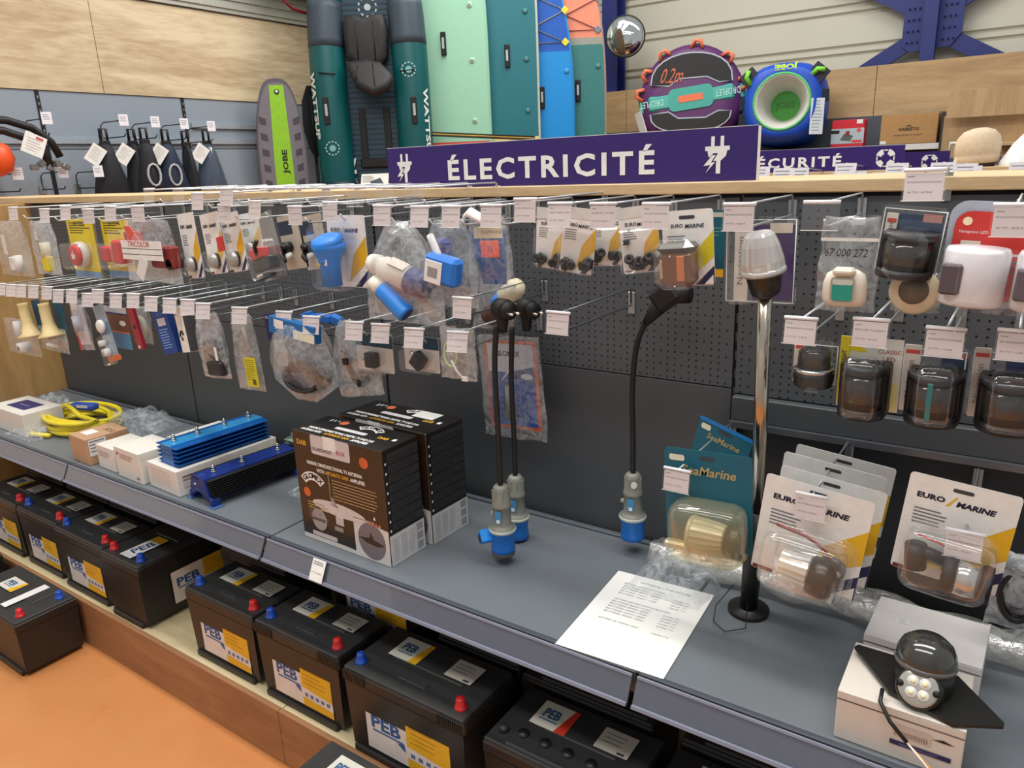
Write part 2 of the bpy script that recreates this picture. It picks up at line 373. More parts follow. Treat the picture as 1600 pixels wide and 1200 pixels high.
# base
b=thing('wooden_plinth','low wooden plinth with pale top and brown front under the batteries','plinth',(0,0,0))
m=MB(); m.box(-3.5,.985,.15,-1.46,YP,.168,BASET); m.box(-1.457,.985,.15,.55,YP,.168,BASET); m.obj('plinth_top',b)
m=MB(); m.box(-3.5,.97,0,-1.46,.985,.171,BASEW,.001); m.box(-1.458,.97,0,.55,.985,.171,BASEW,.001); m.obj('plinth_front',b)
# price label on rail
p=aty(501,884,1.035)
t_=thing('price_label','small white price label clipped to the shelf edge below the black antenna boxes','label',(p.x,1.036,ZD-.027))
m=MB(); m.M=RX(-26); m.box(-.02,-.0155,-.026,.024,-.0145,.026,WHITE); m.lines(-.016,.02,.02,2,.005,.002,-.016,GREYT); m.text('PV TTC : 269,00 €',.0,-.006,-.016,INK,w=.034); m.obj('paper',t_)
# ================================================================ SIGNS
PUR=P(48,28,104,.35,var=.02)
def plug_icon(m,x,z,s,y,mat):
    m.rect(x-.22*s,z+.2*s,x-.1*s,z+.52*s,y,mat); m.rect(x+.1*s,z+.2*s,x+.22*s,z+.52*s,y,mat)
    m.rect(x-.42*s,z+.06*s,x+.42*s,z+.2*s,y,mat)
    m.shape([(x-.34*s,z+.06*s),(x-.3*s,z-.12*s),(x-.12*s,z-.27*s),(x+.12*s,z-.27*s),(x+.3*s,z-.12*s),(x+.34*s,z+.06*s)],y,mat)
    m.rect(x-.03*s,z-.68*s,x+.12*s,z-.27*s,y,mat)
    m.shape([(x-.13*s,z-.02*s),(x-.55*s,z-.47*s),(x-.3*s,z-.45*s),(x-.5*s,z-.72*s),(x+.0*s,z-.28*s),(x-.14*s,z-.28*s),(x+.03*s,z-.02*s)],y-.0003,PUR)
    m.shape([(x-.16*s,z-.08*s),(x-.46*s,z-.42*s),(x-.22*s,z-.4*s),(x-.38*s,z-.66*s),(x-.06*s,z-.31*s),(x-.2*s,z-.32*s),(x-.05*s,z-.08*s)],y-.0006,mat)
sg=thing('aisle_sign','purple sign reading ÉLECTRICITÉ with plug symbols on the wooden top','sign',(-.952,1.53,1.457))
m=MB(); m.box(-.49,0,0,.49,.012,.103,PUR); m.box(-.49,.0,.1025,.4915,.013,.104,WHITE); m.box(.49,0,0,.4915,.013,.104,WHITE); m.obj('board',sg)
m=MB(); m.text('ÉLECTRICITÉ',-.005,.048,-.001,WHITE,h=.062,w=.56,bold=.03); m.obj('lettering',sg)
for xx in(-.43,.41):
    m=MB(); plug_icon(m,xx,.056,.060,-.001,WHITE); m.obj('plug_symbol',sg)
m=MB(); p=aty(584,284,1.58); m.M=T(p.x,1.58,1.457)@RX(-14); m.box(-.055,0,0,.05,.002,.042,WHITE); m.lines(-.05,.036,.0,4,.005,.0015,-.001,GREYT); m.shape([(-.02,.02),(.02,.03),(.035,.014),(.0,.006)],-.001,P(70,80,90)); m.box(-.04,.0015,-.001,-.03,.02,.02,WHITE)
m.obj('folded_leaflet',None,('white printed leaflet standing at the left end of the purple sign','leaflet'))
def lifering(m,x,z,s,y):
    for i in range(4):
        a0=i*90+20;a1=i*90+70
        pts=[(x+s*math.cos(R(a)),z+s*math.sin(R(a))) for a in range(a0,a1+1,10)]+[(x+s*.45*math.cos(R(a)),z+s*.45*math.sin(R(a))) for a in range(a1,a0-1,-10)]
        m.shape(pts,y,WHITE)
        pts=[(x+s*.9*math.cos(R(a)),z+s*.9*math.sin(R(a))) for a in range(a0-36,a0-3,8)]+[(x+s*.78*math.cos(R(a)),z+s*.78*math.sin(R(a))) for a in range(a0-4,a0-37,-8)]
        m.shape(pts,y,WHITE)
# second gondola
Y2=3.85
g2=thing('rear_gondola','rear grey gondola with wooden cap carrying the SÉCURITÉ sign','shelving',(0,0,0))
MB().box(-4.0,Y2-.02,1.395,.9,Y2+.3,1.425,OAK,.002).obj('top_cap',g2)
MB().box(-4.0,Y2,0,.9,Y2+.02,1.395,P(80,86,94,.5)).obj('back_panel',g2)
e0=aty(1187,250,Y2).x; e1=aty(1412,250,Y2).x
sg=thing('aisle_sign','purple sign reading SÉCURITÉ with lifebuoy symbol, partly hidden behind the nearer sign','sign',(e1-.5,Y2,1.425))
m=MB(); m.box(-.5,0,0,.5,.012,.105,PUR); m.obj('board',sg)
MB().text('SÉCURITÉ',.02,.05,-.001,WHITE,h=.06,w=.44,bold=.03).obj('lettering',sg)
xr=aty(1383,252,Y2).x-(e1-.5); m=MB(); lifering(m,xr,.05,.042,-.001); m.obj('lifebuoy_symbol',sg)
# ================================================================ HOOKS
hn=0
def hook(x,z,load,desc='CONNECTEUR ETANCHE',price='12,50',L=.32,tilt=0,arm=WIRE,yaw=0,name='display_hook',group=None,mid='',y0=None,blank=False):
    y=YP if y0 is None else y0
    h=thing(name,load,'hook',(x,y,z),0,group)
    m=MB(); m.tube([(0,0,0),(0,-L+.06,0),(0,-L+.035,.001),(0,-L+.025,.012)],.0022,arm,6); m.box(-.008,-.004,-.02,.008,0,.03,ZINC,.001); m.obj('prong',h)
    m=MB(); m.tube([(0,-.004,.004),(0,-.006,.036),(0,-.012,.038),(0,-L,.038)],.0021,arm,6); m.obj('label_arm',h)
    m=MB(); m.M=T(0,-L-.001,.04)@RZ(yaw)@RX(-8+tilt)
    m.cyl((-.026,0,0),(.026,0,0),.003,P(238,238,242,.3),8)
    m.box(-.0265,-.0022,-.042,.0265,-.0016,0,CLEAR)
    if not blank:
        m.box(-.024,-.0012,-.041,.024,-.0006,-.004,PINK)
        m.rect(-.021,-.0095,-.012,-.0085,-.0014,GREYT)
        m.text(desc,0,-.0165,-.0014,INK,h=.0022,w=.042)
        m.text('PV TTC : '+price+' €',-.004,-.0305,-.0014,INK,h=.0028,w=.03)
    m.rect(-.0265,-.0425,.0265,-.0412,-.0024,WHITE)
    m.obj('price_tag',h); return h
# ================================================================ PACKAGE PARTS
def eurohole(m,z=-.008,y=-.0014): m.rrect(-.014,z-.003,.014,z+.003,.0028,y,P(60,62,66))
def euro_card(m,w,h,logo=True,yel=YEL):
    m.rrect(-w/2,-h,w/2,0,.006,-.0006,WHITE,.0012)
    y=-.0012
    m.shape([(w/2,-.28*h),(w/2,-.62*h),(-.02*w,-.93*h),(.14*w,-.55*h)],y,yel)
    m.shape([(w/2,-.74*h),(w/2,-.99*h),(.12*w,-.99*h)],y,NAVY)
    m.shape([(w/2-.002,-.86*h),(w/2-.002,-.985*h),(.3*w,-.985*h)],y-.0003,WHITE)
    m.rect(-w/2+.003,-.995*h,-.28*w,-.955*h,y,P(110,40,40))
    if logo:
        m.text('EURO',-.27*w,-.2*h,y,INKD,w=.26*w,h=.055*h,bold=.045); m.shape([(-.13*w,-.25*h),(-.05*w,-.15*h),(-.03*w,-.15*h),(-.1*w,-.25*h)],y,YEL)
        m.text('MARINE',.14*w,-.21*h,y,INKD,w=.34*w,h=.055*h,bold=.045,shear=.2)
    m.lines(-.4*w,-.33*h,-.05*w,5,.035*h,.014*h,y,GREYT)
def blister(m,x0,z0,x1,z1,d,mat=None,b=.008):
    m.box(x0,-d,z0,x1,-.0015,z1,mat or BLIS,b)
def bag(w,h,d=.02,mat=None,top=.6,seed=0,sag=0,nx=10,nz=14,skew=0,wt=None):
    """crumpled pouch: top narrower, bulging low; returns MB"""
    m=MB(); mat=mat or BAG
    for side in(-1,1):
        V=[];Fs=[]
        for j in range(nz+1):
            t=j/nz; ww=w*(top+(1-top)*min(1,t*1.7)**.8)
            if wt: ww=w*wt(t)
            for i in range(nx+1):
                u=i/nx*2-1; q=max(0,1-u*u)
                bul=d*.5*q**.6*math.sin(min(1,.12+t*1.02)*math.pi)**.7 if 0<t<1 else 0
                nv=noise.noise(Vector((u*2.2+seed*3.1,t*4+seed,side*.7)))
                V.append((u*ww/2+skew*t+nv*.006, side*(bul+.0006)+nv*.005*(.3+q), -t*h+nv*.004-sag*t*q*.0))
        for j in range(nz):
            for i in range(nx):
                a=j*(nx+1)+i; Fs.append((a,a+1,a+nx+2,a+nx+1))
        m.add(V,Fs,mat,True)
    return m
def navlamp(m,x,z,r,h,lens,n=20,half=True,cap=.18):
    """round navigation lamp, vertical axis, base at z"""
    M=T(x,-r-.004,z)
    m.lathe([(r*.98,0),(r*1.02,h*.02),(r*1.02,h*cap),(r*.9,h*cap)],BLACK,n,M)
    m.lathe([(r*.88,h*cap),(r*.9,h*.5),(r*.88,h*.84)],lens,n,M)
    m.lathe([(r*.4,h*cap),(r*.4,h*.8)],P(150,148,140,.3,.5),10,M)
    m.lathe([(r*.95,h*.84),(r*1.02,h*.86),(r*1.0,h*.97),(r*.8,h)],BLACK,n,M)
    if half: m.box(x-r*1.05,-.006-r,z,x+r*1.05,-.002,z+h,BLACK,.004)
def ribbed(m,M,r0,r1,h,lens=None,n=36):
    lens=lens or LENS
    V=[];Fs=[]
    prof=[(r0,0),(r0*.99,h*.3),((r0+r1)/2,h*.7),(r1,h*.93),(r1*.8,h)]
    for r,z in prof:
        for i in range(n):
            a=2*math.pi*i/n; rr=r*(1+(.02 if i%2 else -.02)); V.append(tuple(M@Vector((rr*math.cos(a),rr*math.sin(a),z))))
    for j in range(len(prof)-1):
        for i in range(n):
            k=(i+1)%n; Fs.append((j*n+i,j*n+k,(j+1)*n+k,(j+1)*n+i))
    Fs.append(tuple(range((len(prof)-1)*n,len(prof)*n)))
    m.add(V,Fs,lens)
def cee(m,M,s=1,body=None,neck=None):
    """CEE 3 pin connector, axis along +z from cable end (0) to face (.13)"""
    body=body or BLUE; neck=neck or P(238,236,226,.5)
    m.lathe([(.014*s,0),(.018*s,.004*s),(.022*s,.05*s),(.024*s,.055*s)],neck,18,M)
    m.lathe([(.0245*s,.052*s),(.026*s,.056*s),(.025*s,.085*s),(.028*s,.088*s),(.028*s,.094*s),(.026*s,.096*s),(.026*s,.135*s),(.028*s,.138*s),(.026*s,.14*s),(.022*s,.141*s)],body,18,M)
def socket(m,x,z,r,y=-.002):
    m.lathe([(r,0),(r,.006),(r*.85,.016),(r*.5,.018)],BLACK,18,T(x,y,z)@RX(90)); m.lathe([(r*1.0,.006),(r*1.02,.01),(r*.8,.021)],LENS,18,T(x,y,z)@RX(90))
# pixel extents of a flat pack -> centre x, top z, width, height at its own depth
def ext(x0,y0,x1,y1,Y):
    xm=(x0+x1)/2; ym=(y0+y1)/2
    a=aty(x0,ym,Y); b=aty(x1,ym,Y); t=aty(xm,y0,Y); q=aty(xm,y1,Y)
    return (a.x+b.x)/2,t.z,abs(b.x-a.x),abs(t.z-q.z)
# ================================================================ UPPER ROW : hooks
def tagx(px,py,Y=1.2): return aty(px,py,Y)
UP=[(23,334,'upper row hook at the far left end, carrying the bag of white connectors',0),
(72,337,'upper row hook with price tag, carrying the bag with the white and yellow plug',0),
(105,333,'upper row hook with price tag in front of the yellow battery switch card',0),
(140,338,'upper row hook with price tag, carrying the yellow battery switch card with the red disc',0),
(175,334,'upper row hook with price tag, carrying the second yellow card with red lights',0),
(217,334,'upper row hook with price tag, carrying the bag with a printed paper label',0),
(311,315,'upper row hook whose tag sticks up over the wooden cap, above the white socket cards',.03),
(357,308,'upper row hook with tall tag over the wooden cap, left of the tilted clamshell',.03),
(353,333,'upper row hook with price tag low in front of the white and yellow socket cards',0),
(401,328,'upper row hook with price tag, carrying the tilted clamshell with a red switch',0),
(463,337,'upper row hook with price tag, carrying the pale cards with black toggles',0),
(518,331,'upper row hook with price tag, carrying the bright blue socket on a card',0),
(599,337,'upper row hook with price tag, carrying the bag with the long white plug',0),
(658,339,'upper row hook with price tag, right of the bag with the long white plug',0),
(707,339,'upper row hook with price tag, carrying the bag with the blue barcode connector',0),
(769,338,'upper row hook with price tag, carrying the blue card with the orange sticker',0),
(822,329,'upper row hook with large price tag, carrying the narrow bag with a cream plug',0),
(876,336,'upper row hook with price tag, carrying the leftmost grommet card',0),
(943,337,'upper row hook with price tag, carrying the middle grommet cards',0),
(1026,338,'upper row hook with price tag, between the grommet cards and the amber lamp blister',0),
(1155,340,'upper row hook with price tag, carrying the clear clamshell with the purple card',0),
(1283,338,'upper row hook with an empty clear tag holder, carrying the bag marked 67 000 272',0),
(1444,290,'upper row hook with the tallest tag, raised over the cap above the square lamp',0),
(1585,345,'upper row hook with the rightmost tag, in front of the red navigation light blister',0)]
DESC=['PRISE BLANCHE 12V','FICHE JAUNE','COUPE BATTERIE','COUPE BATTERIE 2P','FEU ROUGE','CONTACTEUR','PRISE ETANCHE','PRISE ALLUME CIG','FICHE MALE 12V','INTERRUPTEUR','INTERRUPTEUR LEVIER','PRISE DE QUAI 16A','RALLONGE ADAPTEUR','FICHE QUAI 16A','CONNECTEUR BLEU','CORDON DE QUAI','PRISE FEMELLE 16A','PASSE CABLE 15MM','PASSE FIL 10 MM','FEU MOUILLAGE LED','FEU BLANC MAT NOIR','','FEU DE NAVIGATION MAT BLANC','FEU DE NAVIGATION LED COQUE']
for i,(px,py,l,dz) in enumerate(UP):
    p=tagx(px,py); hook(p.x,p.z-.019,l,DESC[i],'%d,%02d'%(3+i*2,(i*35)%100),yaw=(12 if px<300 else 0)+random.uniform(-4,4),tilt=random.uniform(-3,5),blank=(i==21))
for k in range(10):
    px=60+k*46; p=aty(px+180,301-k*.2,1.23)
    hook(p.x,p.z-.03,'long white display hook without goods, resting over the wooden cap at the left','','0',L=.3,blank=True,group='bare upper hooks at the left end')
# ---------------------------------------------------------------- UPPER ROW : goods
def pack(name,label,cat,x0,y0,x1,y1,Y,rz=0,ry=0,group=None):
    x,z,w,h=ext(x0,y0,x1,y1,Y); return thing(name,label,cat,(x,Y,z),rz,group,0,ry),w,h
# bag of white connectors
t,w,h=pack('poly_bag','clear bag of white connectors hanging at the far left of the upper row','bag',-5,345,48,430,1.26)
bag(w*.95,h,.05,seed=1,top=.8).obj('bag',t); m=MB(); m.box(-.03,-.012,-h+.02,.0,.012,-h+.07,WHITE,.003); m.cyl((.015,0,-h+.015),(.02,0,-h+.075),.014,WHITE); m.box(-.045,-.016,-h*.6,-.02,-.014,-h*.25,WHITE); m.obj('connector',t)
t,w,h=pack('poly_bag','clear bag holding a white and yellow plug, second bag from the left','bag',50,345,92,428,1.26)
bag(w*.9,h,.04,seed=2,mat=BAGH,top=.8).obj('bag',t); m=MB(); m.cyl((0,0,-h*.4),(0,0,-h*.68),.016,CREAM); m.box(-.02,-.013,-h+.012,.02,.013,-h*.66,YELB,.003); m.box(-.035,-.014,-h*.35,-.015,-.012,-h*.2,WHITE); m.obj('plug',t)
# yellow battery switch cards
for k,(x0,x1,Y,l) in enumerate(((103,160,1.27,'yellow card with a round red battery switch showing a white hand symbol'),(163,208,1.30,'second yellow card with square red lamps, right of the red disc switch'))):
    t,w,h=pack('blister_pack',l,'blister pack',x0,343,x1,432,Y)
    w=.165; m=MB(); m.rect(-w/2,-h,w/2,0,0,YELB); m.rect(-w/2,-h,w/2,-h+.02,-.0006,P(120,160,205)); m.box(-w/2,.0008,-h,w/2,.0018,0,YELB)
    m.lines(-w*.42,-.01,w*.4,5,.008,.003,-.0008,P(60,60,30),.5); m.text('BATTERIE',-.0,-.012,-.001,INK,w=.07); m.obj('card',t)
    m=MB()
    if k==0:
        m.lathe([(.043,0),(.043,.02),(.036,.024)],P(200,196,190,.4),24,T(0,-.002,-h*.6)@RX(90)); m.lathe([(.036,0),(.035,.008),(.03,.012)],RED,24,T(0,-.026,-h*.6)@RX(90))
        m.rect(-.010,-h*.6-.012,.010,-h*.6+.006,-.039,WHITE); m.rect(-.002,-h*.6+.004,.004,-h*.6+.016,-.039,WHITE); m.rect(.008,-h*.6-.004,.016,-h*.6+.002,-.039,WHITE); m.obj('battery_switch',t)
    else:
        for q in(-.03,.028): m.box(q-.024,-.035,-h*.72,q+.024,-.002,-h*.45,RED,.006)
        m.obj('red_lamp',t)
    m=MB(); blister(m,-w*.42,-h*.85,w*.42,-h*.4,.05); m.obj('blister',t)
    MB().box(-w/2-.01,.002,-h-.005,w/2+.01,.004,.01,CLEAR).obj('backing',t)
t,w,h=pack('red_lamp','small red square lamp pack behind the second yellow card','lamp',175,375,205,415,1.24)
m=MB(); m.box(-.02,-.02,-h*.9,.03,.02,0,RED,.006); m.obj('lens',t); MB().box(-.026,-.024,-h,.036,.022,.03,BLIS,.005).obj('blister',t)
# bag with printed label
t,w,h=pack('poly_bag','clear bag with white printed label over red and black parts','bag',203,343,270,440,1.24)
bag(w*1.25,h,.05,seed=3,top=.8).obj('bag',t)
m=MB(); m.box(-w*.42,-.034,-h*.62,w*.5,-.032,-h*.32,WHITE); m.text('TRICOLOR',-.0,-h*.37,-.035,RED,w=w*.5); m.rect(-w*.42,-h*.45,w*.5,-h*.44,-.0345,INK); m.rect(-w*.42,-h*.54,w*.5,-h*.53,-.0345,INK)
m.M=T(0,-.036,-h*.75)@RY(35); m.box(-.02,0,-.035,.02,.001,.035,PAPER); m.obj('paper_label',t)
m=MB(); m.box(-w*.5,-.01,-h*.36,-w*.2,.01,-h*.2,RED); m.shape([(-w*.4,-h*.1),(-w*.25,-h*.1),(-w*.05,-h*.35),(-w*.3,-h*.35)],-.02,P(224,84,72),.002); m.box(w*.1,-.02,-h*.75,w*.6,.01,-h*.4,P(130,40,34),.006); m.cyl((w*.5,-.02,-h*.68),(w*.5,.02,-h*.68),.016,BLACK); m.obj('switch_part',t)
# white socket cards
for k,(x0,x1,Y) in enumerate(((275,318,1.27),(312,352,1.24),(345,380,1.24),(374,408,1.29))):
    t,w,h=pack('blister_card',('leftmost white and yellow card with a clear round socket','second white and yellow card with a clear round socket','third white and yellow socket card, with a red flap in front','white and yellow socket card tucked behind the tilted clamshell')[k],'blister card',x0,333,x1,(434,427,424,405)[k],Y,-8,ry=(-5,-7,-8,-6)[k],group=None)
    w=.105; m=MB(); euro_card(m,w,h); m.obj('card',t); m=MB(); socket(m,0,-h*.78,.021); m.obj('socket',t)
    MB().box(-w*.4,-.028,-h*.95,w*.4,-.002,-h*.6,CLEAR,.01).obj('blister',t)
    if k==2: MB().box(-.022,-.036,-h*.62,.012,-.033,-h*.38,RED).obj('red_flap',t)
# tilted clamshell
t,w,h=pack('clamshell_pack','clear clamshell tilted on its hook with a black and red rocker switch','clamshell',386,335,440,436,1.22,-6,-14)
m=MB(); m.box(-.052,-.003,-h,.052,0,0,BLIS); m.box(-.045,-.045,-h*.97,.045,-.003,-h*.42,BLIS,.006); m.obj('shell',t)
m=MB(); m.box(-.04,-.035,-h*.85,.042,-.005,-h*.66,BLACK,.004); m.box(-.03,-.040,-h*.66,.012,-.006,-h*.5,RED,.003); m.box(-.04,-.035,-h*.97,.02,-.01,-h*.9,P(40,32,28)); m.rect(-.02,-h*.93,.01,-h*.9,-.041,WHITE); m.tube([(.0,-.036,-h*.62),(.02,-.05,-h*.5),(.045,-.055,-h*.44)],.005,BLACK); m.obj('rocker_switch',t)
# pale cards with toggles
for k,(x0,x1) in enumerate(((437,470),(470,503))):
    t,w,h=pack('toggle_switch_card',('pale grey card with a black lever switch, right of the tilted clamshell','second pale grey card with a black lever switch, left of the blue socket')[k],'switch card',x0,336,x1,420,1.27,0,-8)
    w=.085; GC=P(196,188,172,.6); m=MB(); m.rrect(-w/2,-h,w/2,0,.004,0,GC,.001); m.rect(-w*.5,-h*.35,w*.1,-h*.1,-.001,P(40,52,76)); m.obj('card',t)
    m=MB(); m.cyl((-.012,-.002,-h*.58),(-.012,-.022,-h*.58),.014,BLACK); m.tube([(-.012,-.02,-h*.58),(.0,-.035,-h*.56),(.022,-.045,-h*.58)],[.009,.008,.003],BLACK); m.tube([(-.014,-.02,-h*.64),(.0,-.04,-h*.74),(.014,-.045,-h*.84)],[.006,.007,.004],BLACK); m.cyl((-.006,-.01,-h*.72),(.0,-.032,-h*.76),.007,WHITE); m.obj('lever',t)
# blue socket
t,w,h=pack('socket_blister','bright blue shore power socket on a white and yellow card','blister card',512,336,577,448,1.24)
w=.125; m=MB(); euro_card(m,w,h); m.obj('card',t)
m=MB(); BB=P(24,128,224,.4)
M=T(-.018,-.042,-h*.95); m.lathe([(.024,0),(.024,.05),(.026,.055),(.028,.062),(.038,.085),(.04,.092),(.034,.1)],BB,20,M)
m.lathe([(.037,0),(.038,.004),(.036,.012),(.026,.016)],BB,20,T(-.018,-.044,-h*.95+.098)@RX(20)); m.box(-.03,-.07,-h*.95+.055,-.006,-.04,-h*.95+.075,BB,.002); m.rect(-.034,-h*.95+.05,-.024,-h*.95+.064,-.0665,YELB); m.rect(-.01,-h*.95+.05,.0,-h*.95+.064,-.0675,PAPER); m.obj('shore_socket',t)
MB().box(-w*.5,-.075,-h,w*.36,-.002,-h*.1,CLEAR,.012).obj('blister',t)
# big bags with plugs
t,w,h=pack('poly_bag','large clear bag holding a long white plug with navy end and a blue plug below','bag',572,345,690,503,1.22)
x,z=t.location.x,t.location.z
bag(w*1.02,h,.085,seed=5,top=.25).obj('bag',t)
def loc(px,py,Y): p=aty(px,py,Y); return Vector((p.x-t.location.x,p.y-t.location.y,p.z-t.location.z))
def along(a,b,s=1):
    d=b-a; return Matrix.Translation(a)@d.to_track_quat('Z','Y').to_matrix().to_4x4()@Matrix.Scale(d.length/.14*1,4) 
a=loc(578,408,1.215); b_=loc(672,452,1.235); d=b_-a; L=d.length; M=Matrix.Translation(a)@d.to_track_quat('Z','Y').to_matrix().to_4x4()
m=MB(); WP=P(232,226,214,.5)
m.lathe([(.017,0),(.021,L*.06),(.024,L*.14),(.020,L*.16),(.027,L*.24),(.029,L*.68)],WP,20,M); m.lathe([(.03,L*.66),(.031,L*.7),(.033,L*.96),(.028,L*.99)],P(30,42,110,.45),20,M)
m.M=M; m.text('16A',0,0,-.03,INKD,w=.02,rot=90); m.M=Matrix(); m.obj('white_plug',t)
m=MB(); m.M=M@RZ(200); m.box(-.012,-.0305,L*.34,.016,-.0298,L*.62,P(224,208,196)); m.M=Matrix(); 
a=loc(582,437,1.20); b_=loc(636,492,1.21); d=b_-a; k=d.length/.14; M2=Matrix.Translation(a)@d.to_track_quat('Z','Y').to_matrix().to_4x4()@Matrix.Scale(k,4)
m.lathe([(.018,0),(.022,.02),(.022,.04)],WP,18,M2); m.lathe([(.0225,.035),(.025,.04),(.024,.075),(.026,.08),(.025,.13),(.027,.134),(.023,.14)],P(40,130,222,.4),18,M2); m.lathe([(.019,.1405),(.019,.139)],P(14,60,120),18,M2); m.obj('blue_plug',t)
t,w,h=pack('poly_bag','clear bag holding a blue connector with a white barcode label','bag',668,343,742,478,1.25)
bag(w*1.1,h,.07,seed=6,top=.55).obj('bag',t)
m=MB(); a=loc(698,418,1.24); m.M=T(a.x,a.y-.02,a.z)@RY(12); m.box(-.035,-.018,-.03,.05,.02,.03,P(36,120,214,.4),.008); m.box(-.028,-.0185-.002,-.03,.018,-.0185,.018,WHITE,.001); 
for q in range(9): m.rect(-.018+q*.003,-.018,-.0166+q*.003,.004,-.021,INK)
m.M=Matrix(); m.tube([loc(672,368,1.24),loc(682,392,1.23),loc(692,412,1.22)],.008,WHITE); m.box(-.06,0,-.085,0,.02,-.04,P(40,50,130),.01); m.obj('blue_connector',t)
t,w,h=pack('card_in_bag','blue card in a clear bag with a bright orange square sticker','packaged card',733,338,795,455,1.28,0,-2)
m=MB(); m.shape([(-w*.45,-.03),(w*.42,-.03),(w*.36,-h*.9),(-w*.22,-h*.9)],0,P(34,84,150,.5),.002); m.rect(-w*.36,-.045,w*.36,-.02,-.001,P(228,214,170)); m.text('SEAMARINE',0.01,-.032,-.002,P(150,90,60),w=w*.5); m.box(-w*.2,-.003,-.085,w*.26,-.001,-.05,P(255,84,50,.5),.001); m.text('75',.004,-.067,-.004,P(120,26,14),h=.012); m.obj('card',t)
bag(w*1.1,h,.03,seed=8,top=.8).obj('bag',t)
m=MB(); m.tube([(-w*.5,-.01,.0),(-w*.3,-.02,.012),(0,-.02,-.004),(w*.2,-.01,.004)],.012,WHITE,6,flat=.4); m.obj('paper_band',t)
t,w,h=pack('poly_bag','narrow clear bag with a cream and blue plug, just left of the pegboard gap','bag',750,345,818,515,1.41)
m=bag(w*.95,h,.06,seed=9,wt=lambda q:.30+.75*q**1.1,skew=-.03,mat=BAG).obj('bag',t)
m=MB(); a=loc(812,443,1.41); b_=loc(762,498,1.41); d=b_-a; L=d.length; M=Matrix.Translation(a)@d.to_track_quat('Z','Y').to_matrix().to_4x4()
m.lathe([(.016,0),(.024,L*.1),(.027,L*.4),(.022,L*.45)],CREAM,18,M); m.lathe([(.026,L*.42),(.026,L*.62),(.022,L*.66)],P(50,130,220),18,M); m.lathe([(.022,L*.64),(.024,L*.95),(.02,L)],P(90,60,50),18,M); m.obj('plug',t)
# grommet cards
for k,(x0,y0,x1,y1,Y,ry,l) in enumerate(((841,325,887,420,1.27,4,'leftmost white and yellow grommet card, beside the narrow plug bag'),(882,325,935,428,1.24,6,'grommet card overlapping the leftmost one, second from the left'),(928,325,962,415,1.28,-3,'grommet card half hidden behind its neighbours'),(964,322,1024,426,1.25,-7,'rightmost white and yellow grommet card with black rubber rings'))):
    t,w,h=pack('grommet_card',l,'blister card',x0,y0,x1,y1,Y,0,ry); w=max(w,.068)
    m=MB(); euro_card(m,w,h,logo=False); m.rect(-w/2,-.02,w/2,0,-.0014,P(214,212,208)); m.text('EURO',-.18*w,-h*.26,-.0016,INKD,w=w*.3,bold=.02); m.text('MARINE',.2*w,-h*.27,-.0016,INKD,w=w*.42,bold=.02,shear=.2); m.obj('card',t)
    m=MB()
    for q in range(9):
        a=random.uniform(-.4,.4)*w; b_=-h+.012+random.random()*.016; m.M=T(a,-.008,b_)@RZ(random.uniform(-50,50))@RX(random.uniform(50,100)); m.lathe([(.009,-.003),(.009,-.001),(.006,0),(.009,.001),(.009,.003),(.004,.003),(.004,-.003)],BLACK,12)
    m.M=Matrix(); 
    if k==3: m.M=T(-w*.32,-.006,-h*.52); m.lathe([(.007,-.004),(.004,0),(.007,.004)],BLACK,10); m.M=Matrix()
    m.obj('rubber_grommets',t)
    m=MB(); m.box(-w*.5,-.016,-h,w*.5,-.002,-h*.33,CLEAR,.004); m.obj('blister',t)
# amber lamp
t,w,h=pack('lamp_blister','blister card with a brown amber square navigation lamp','lamp blister',1036,328,1108,446,1.24,0,-4)
m=MB(); euro_card(m,w*1.1,h,logo=False,yel=P(214,200,40)); m.text('EURO',-.22*w,-h*.2,-.0016,INKD,w=w*.26,bold=.02); m.text('MARINE',.16*w,-h*.21,-.0016,INKD,w=w*.4,bold=.02,shear=.2); eurohole(m,-.012); m.obj('card',t)
m=MB(); m.box(-w*.40,-.058,-h*.97,w*.28,-.006,-h*.48,P(118,70,34,.25),.01); m.box(w*.02,-.0605,-h*.88,w*.18,-.057,-h*.55,P(206,118,66,.25),.003); m.box(-w*.34,-.06,-h*.85,-w*.28,-.057,-h*.6,P(190,160,120,.3),.002); m.box(-w*.42,-.06,-h*.52,w*.3,-.005,-h*.40,P(70,62,50,.3),.01); m.cyl((-w*.1,-.058,-h*.56),(-w*.1,-.062,-h*.56),.002,CHROME,8); m.cyl((-w*.02,-.058,-h*.95),(-w*.02,-.062,-h*.95),.002,CHROME,8); m.obj('amber_lamp',t)
m=MB(); m.box(-w*.5,-.066,-h*1.0,w*.38,-.002,-h*.34,BLIS,.014); m.obj('blister',t)
t,w,h=pack('blister_card','teal backed card peeking out behind the amber lamp blister','blister card',1085,328,1132,432,1.30)
m=MB(); m.rrect(-w/2,-h,w/2,0,.005,0,P(0,82,100),.0015); m.rect(-w/2,-h,w/2,-h*.88,-.0006,YEL); m.rect(-w*.4,-.012,w*.42,-.004,-.0006,P(190,186,170)); m.lines(0,-.03,w*.4,3,.006,.002,-.0006,P(90,140,130)); m.obj('card',t)
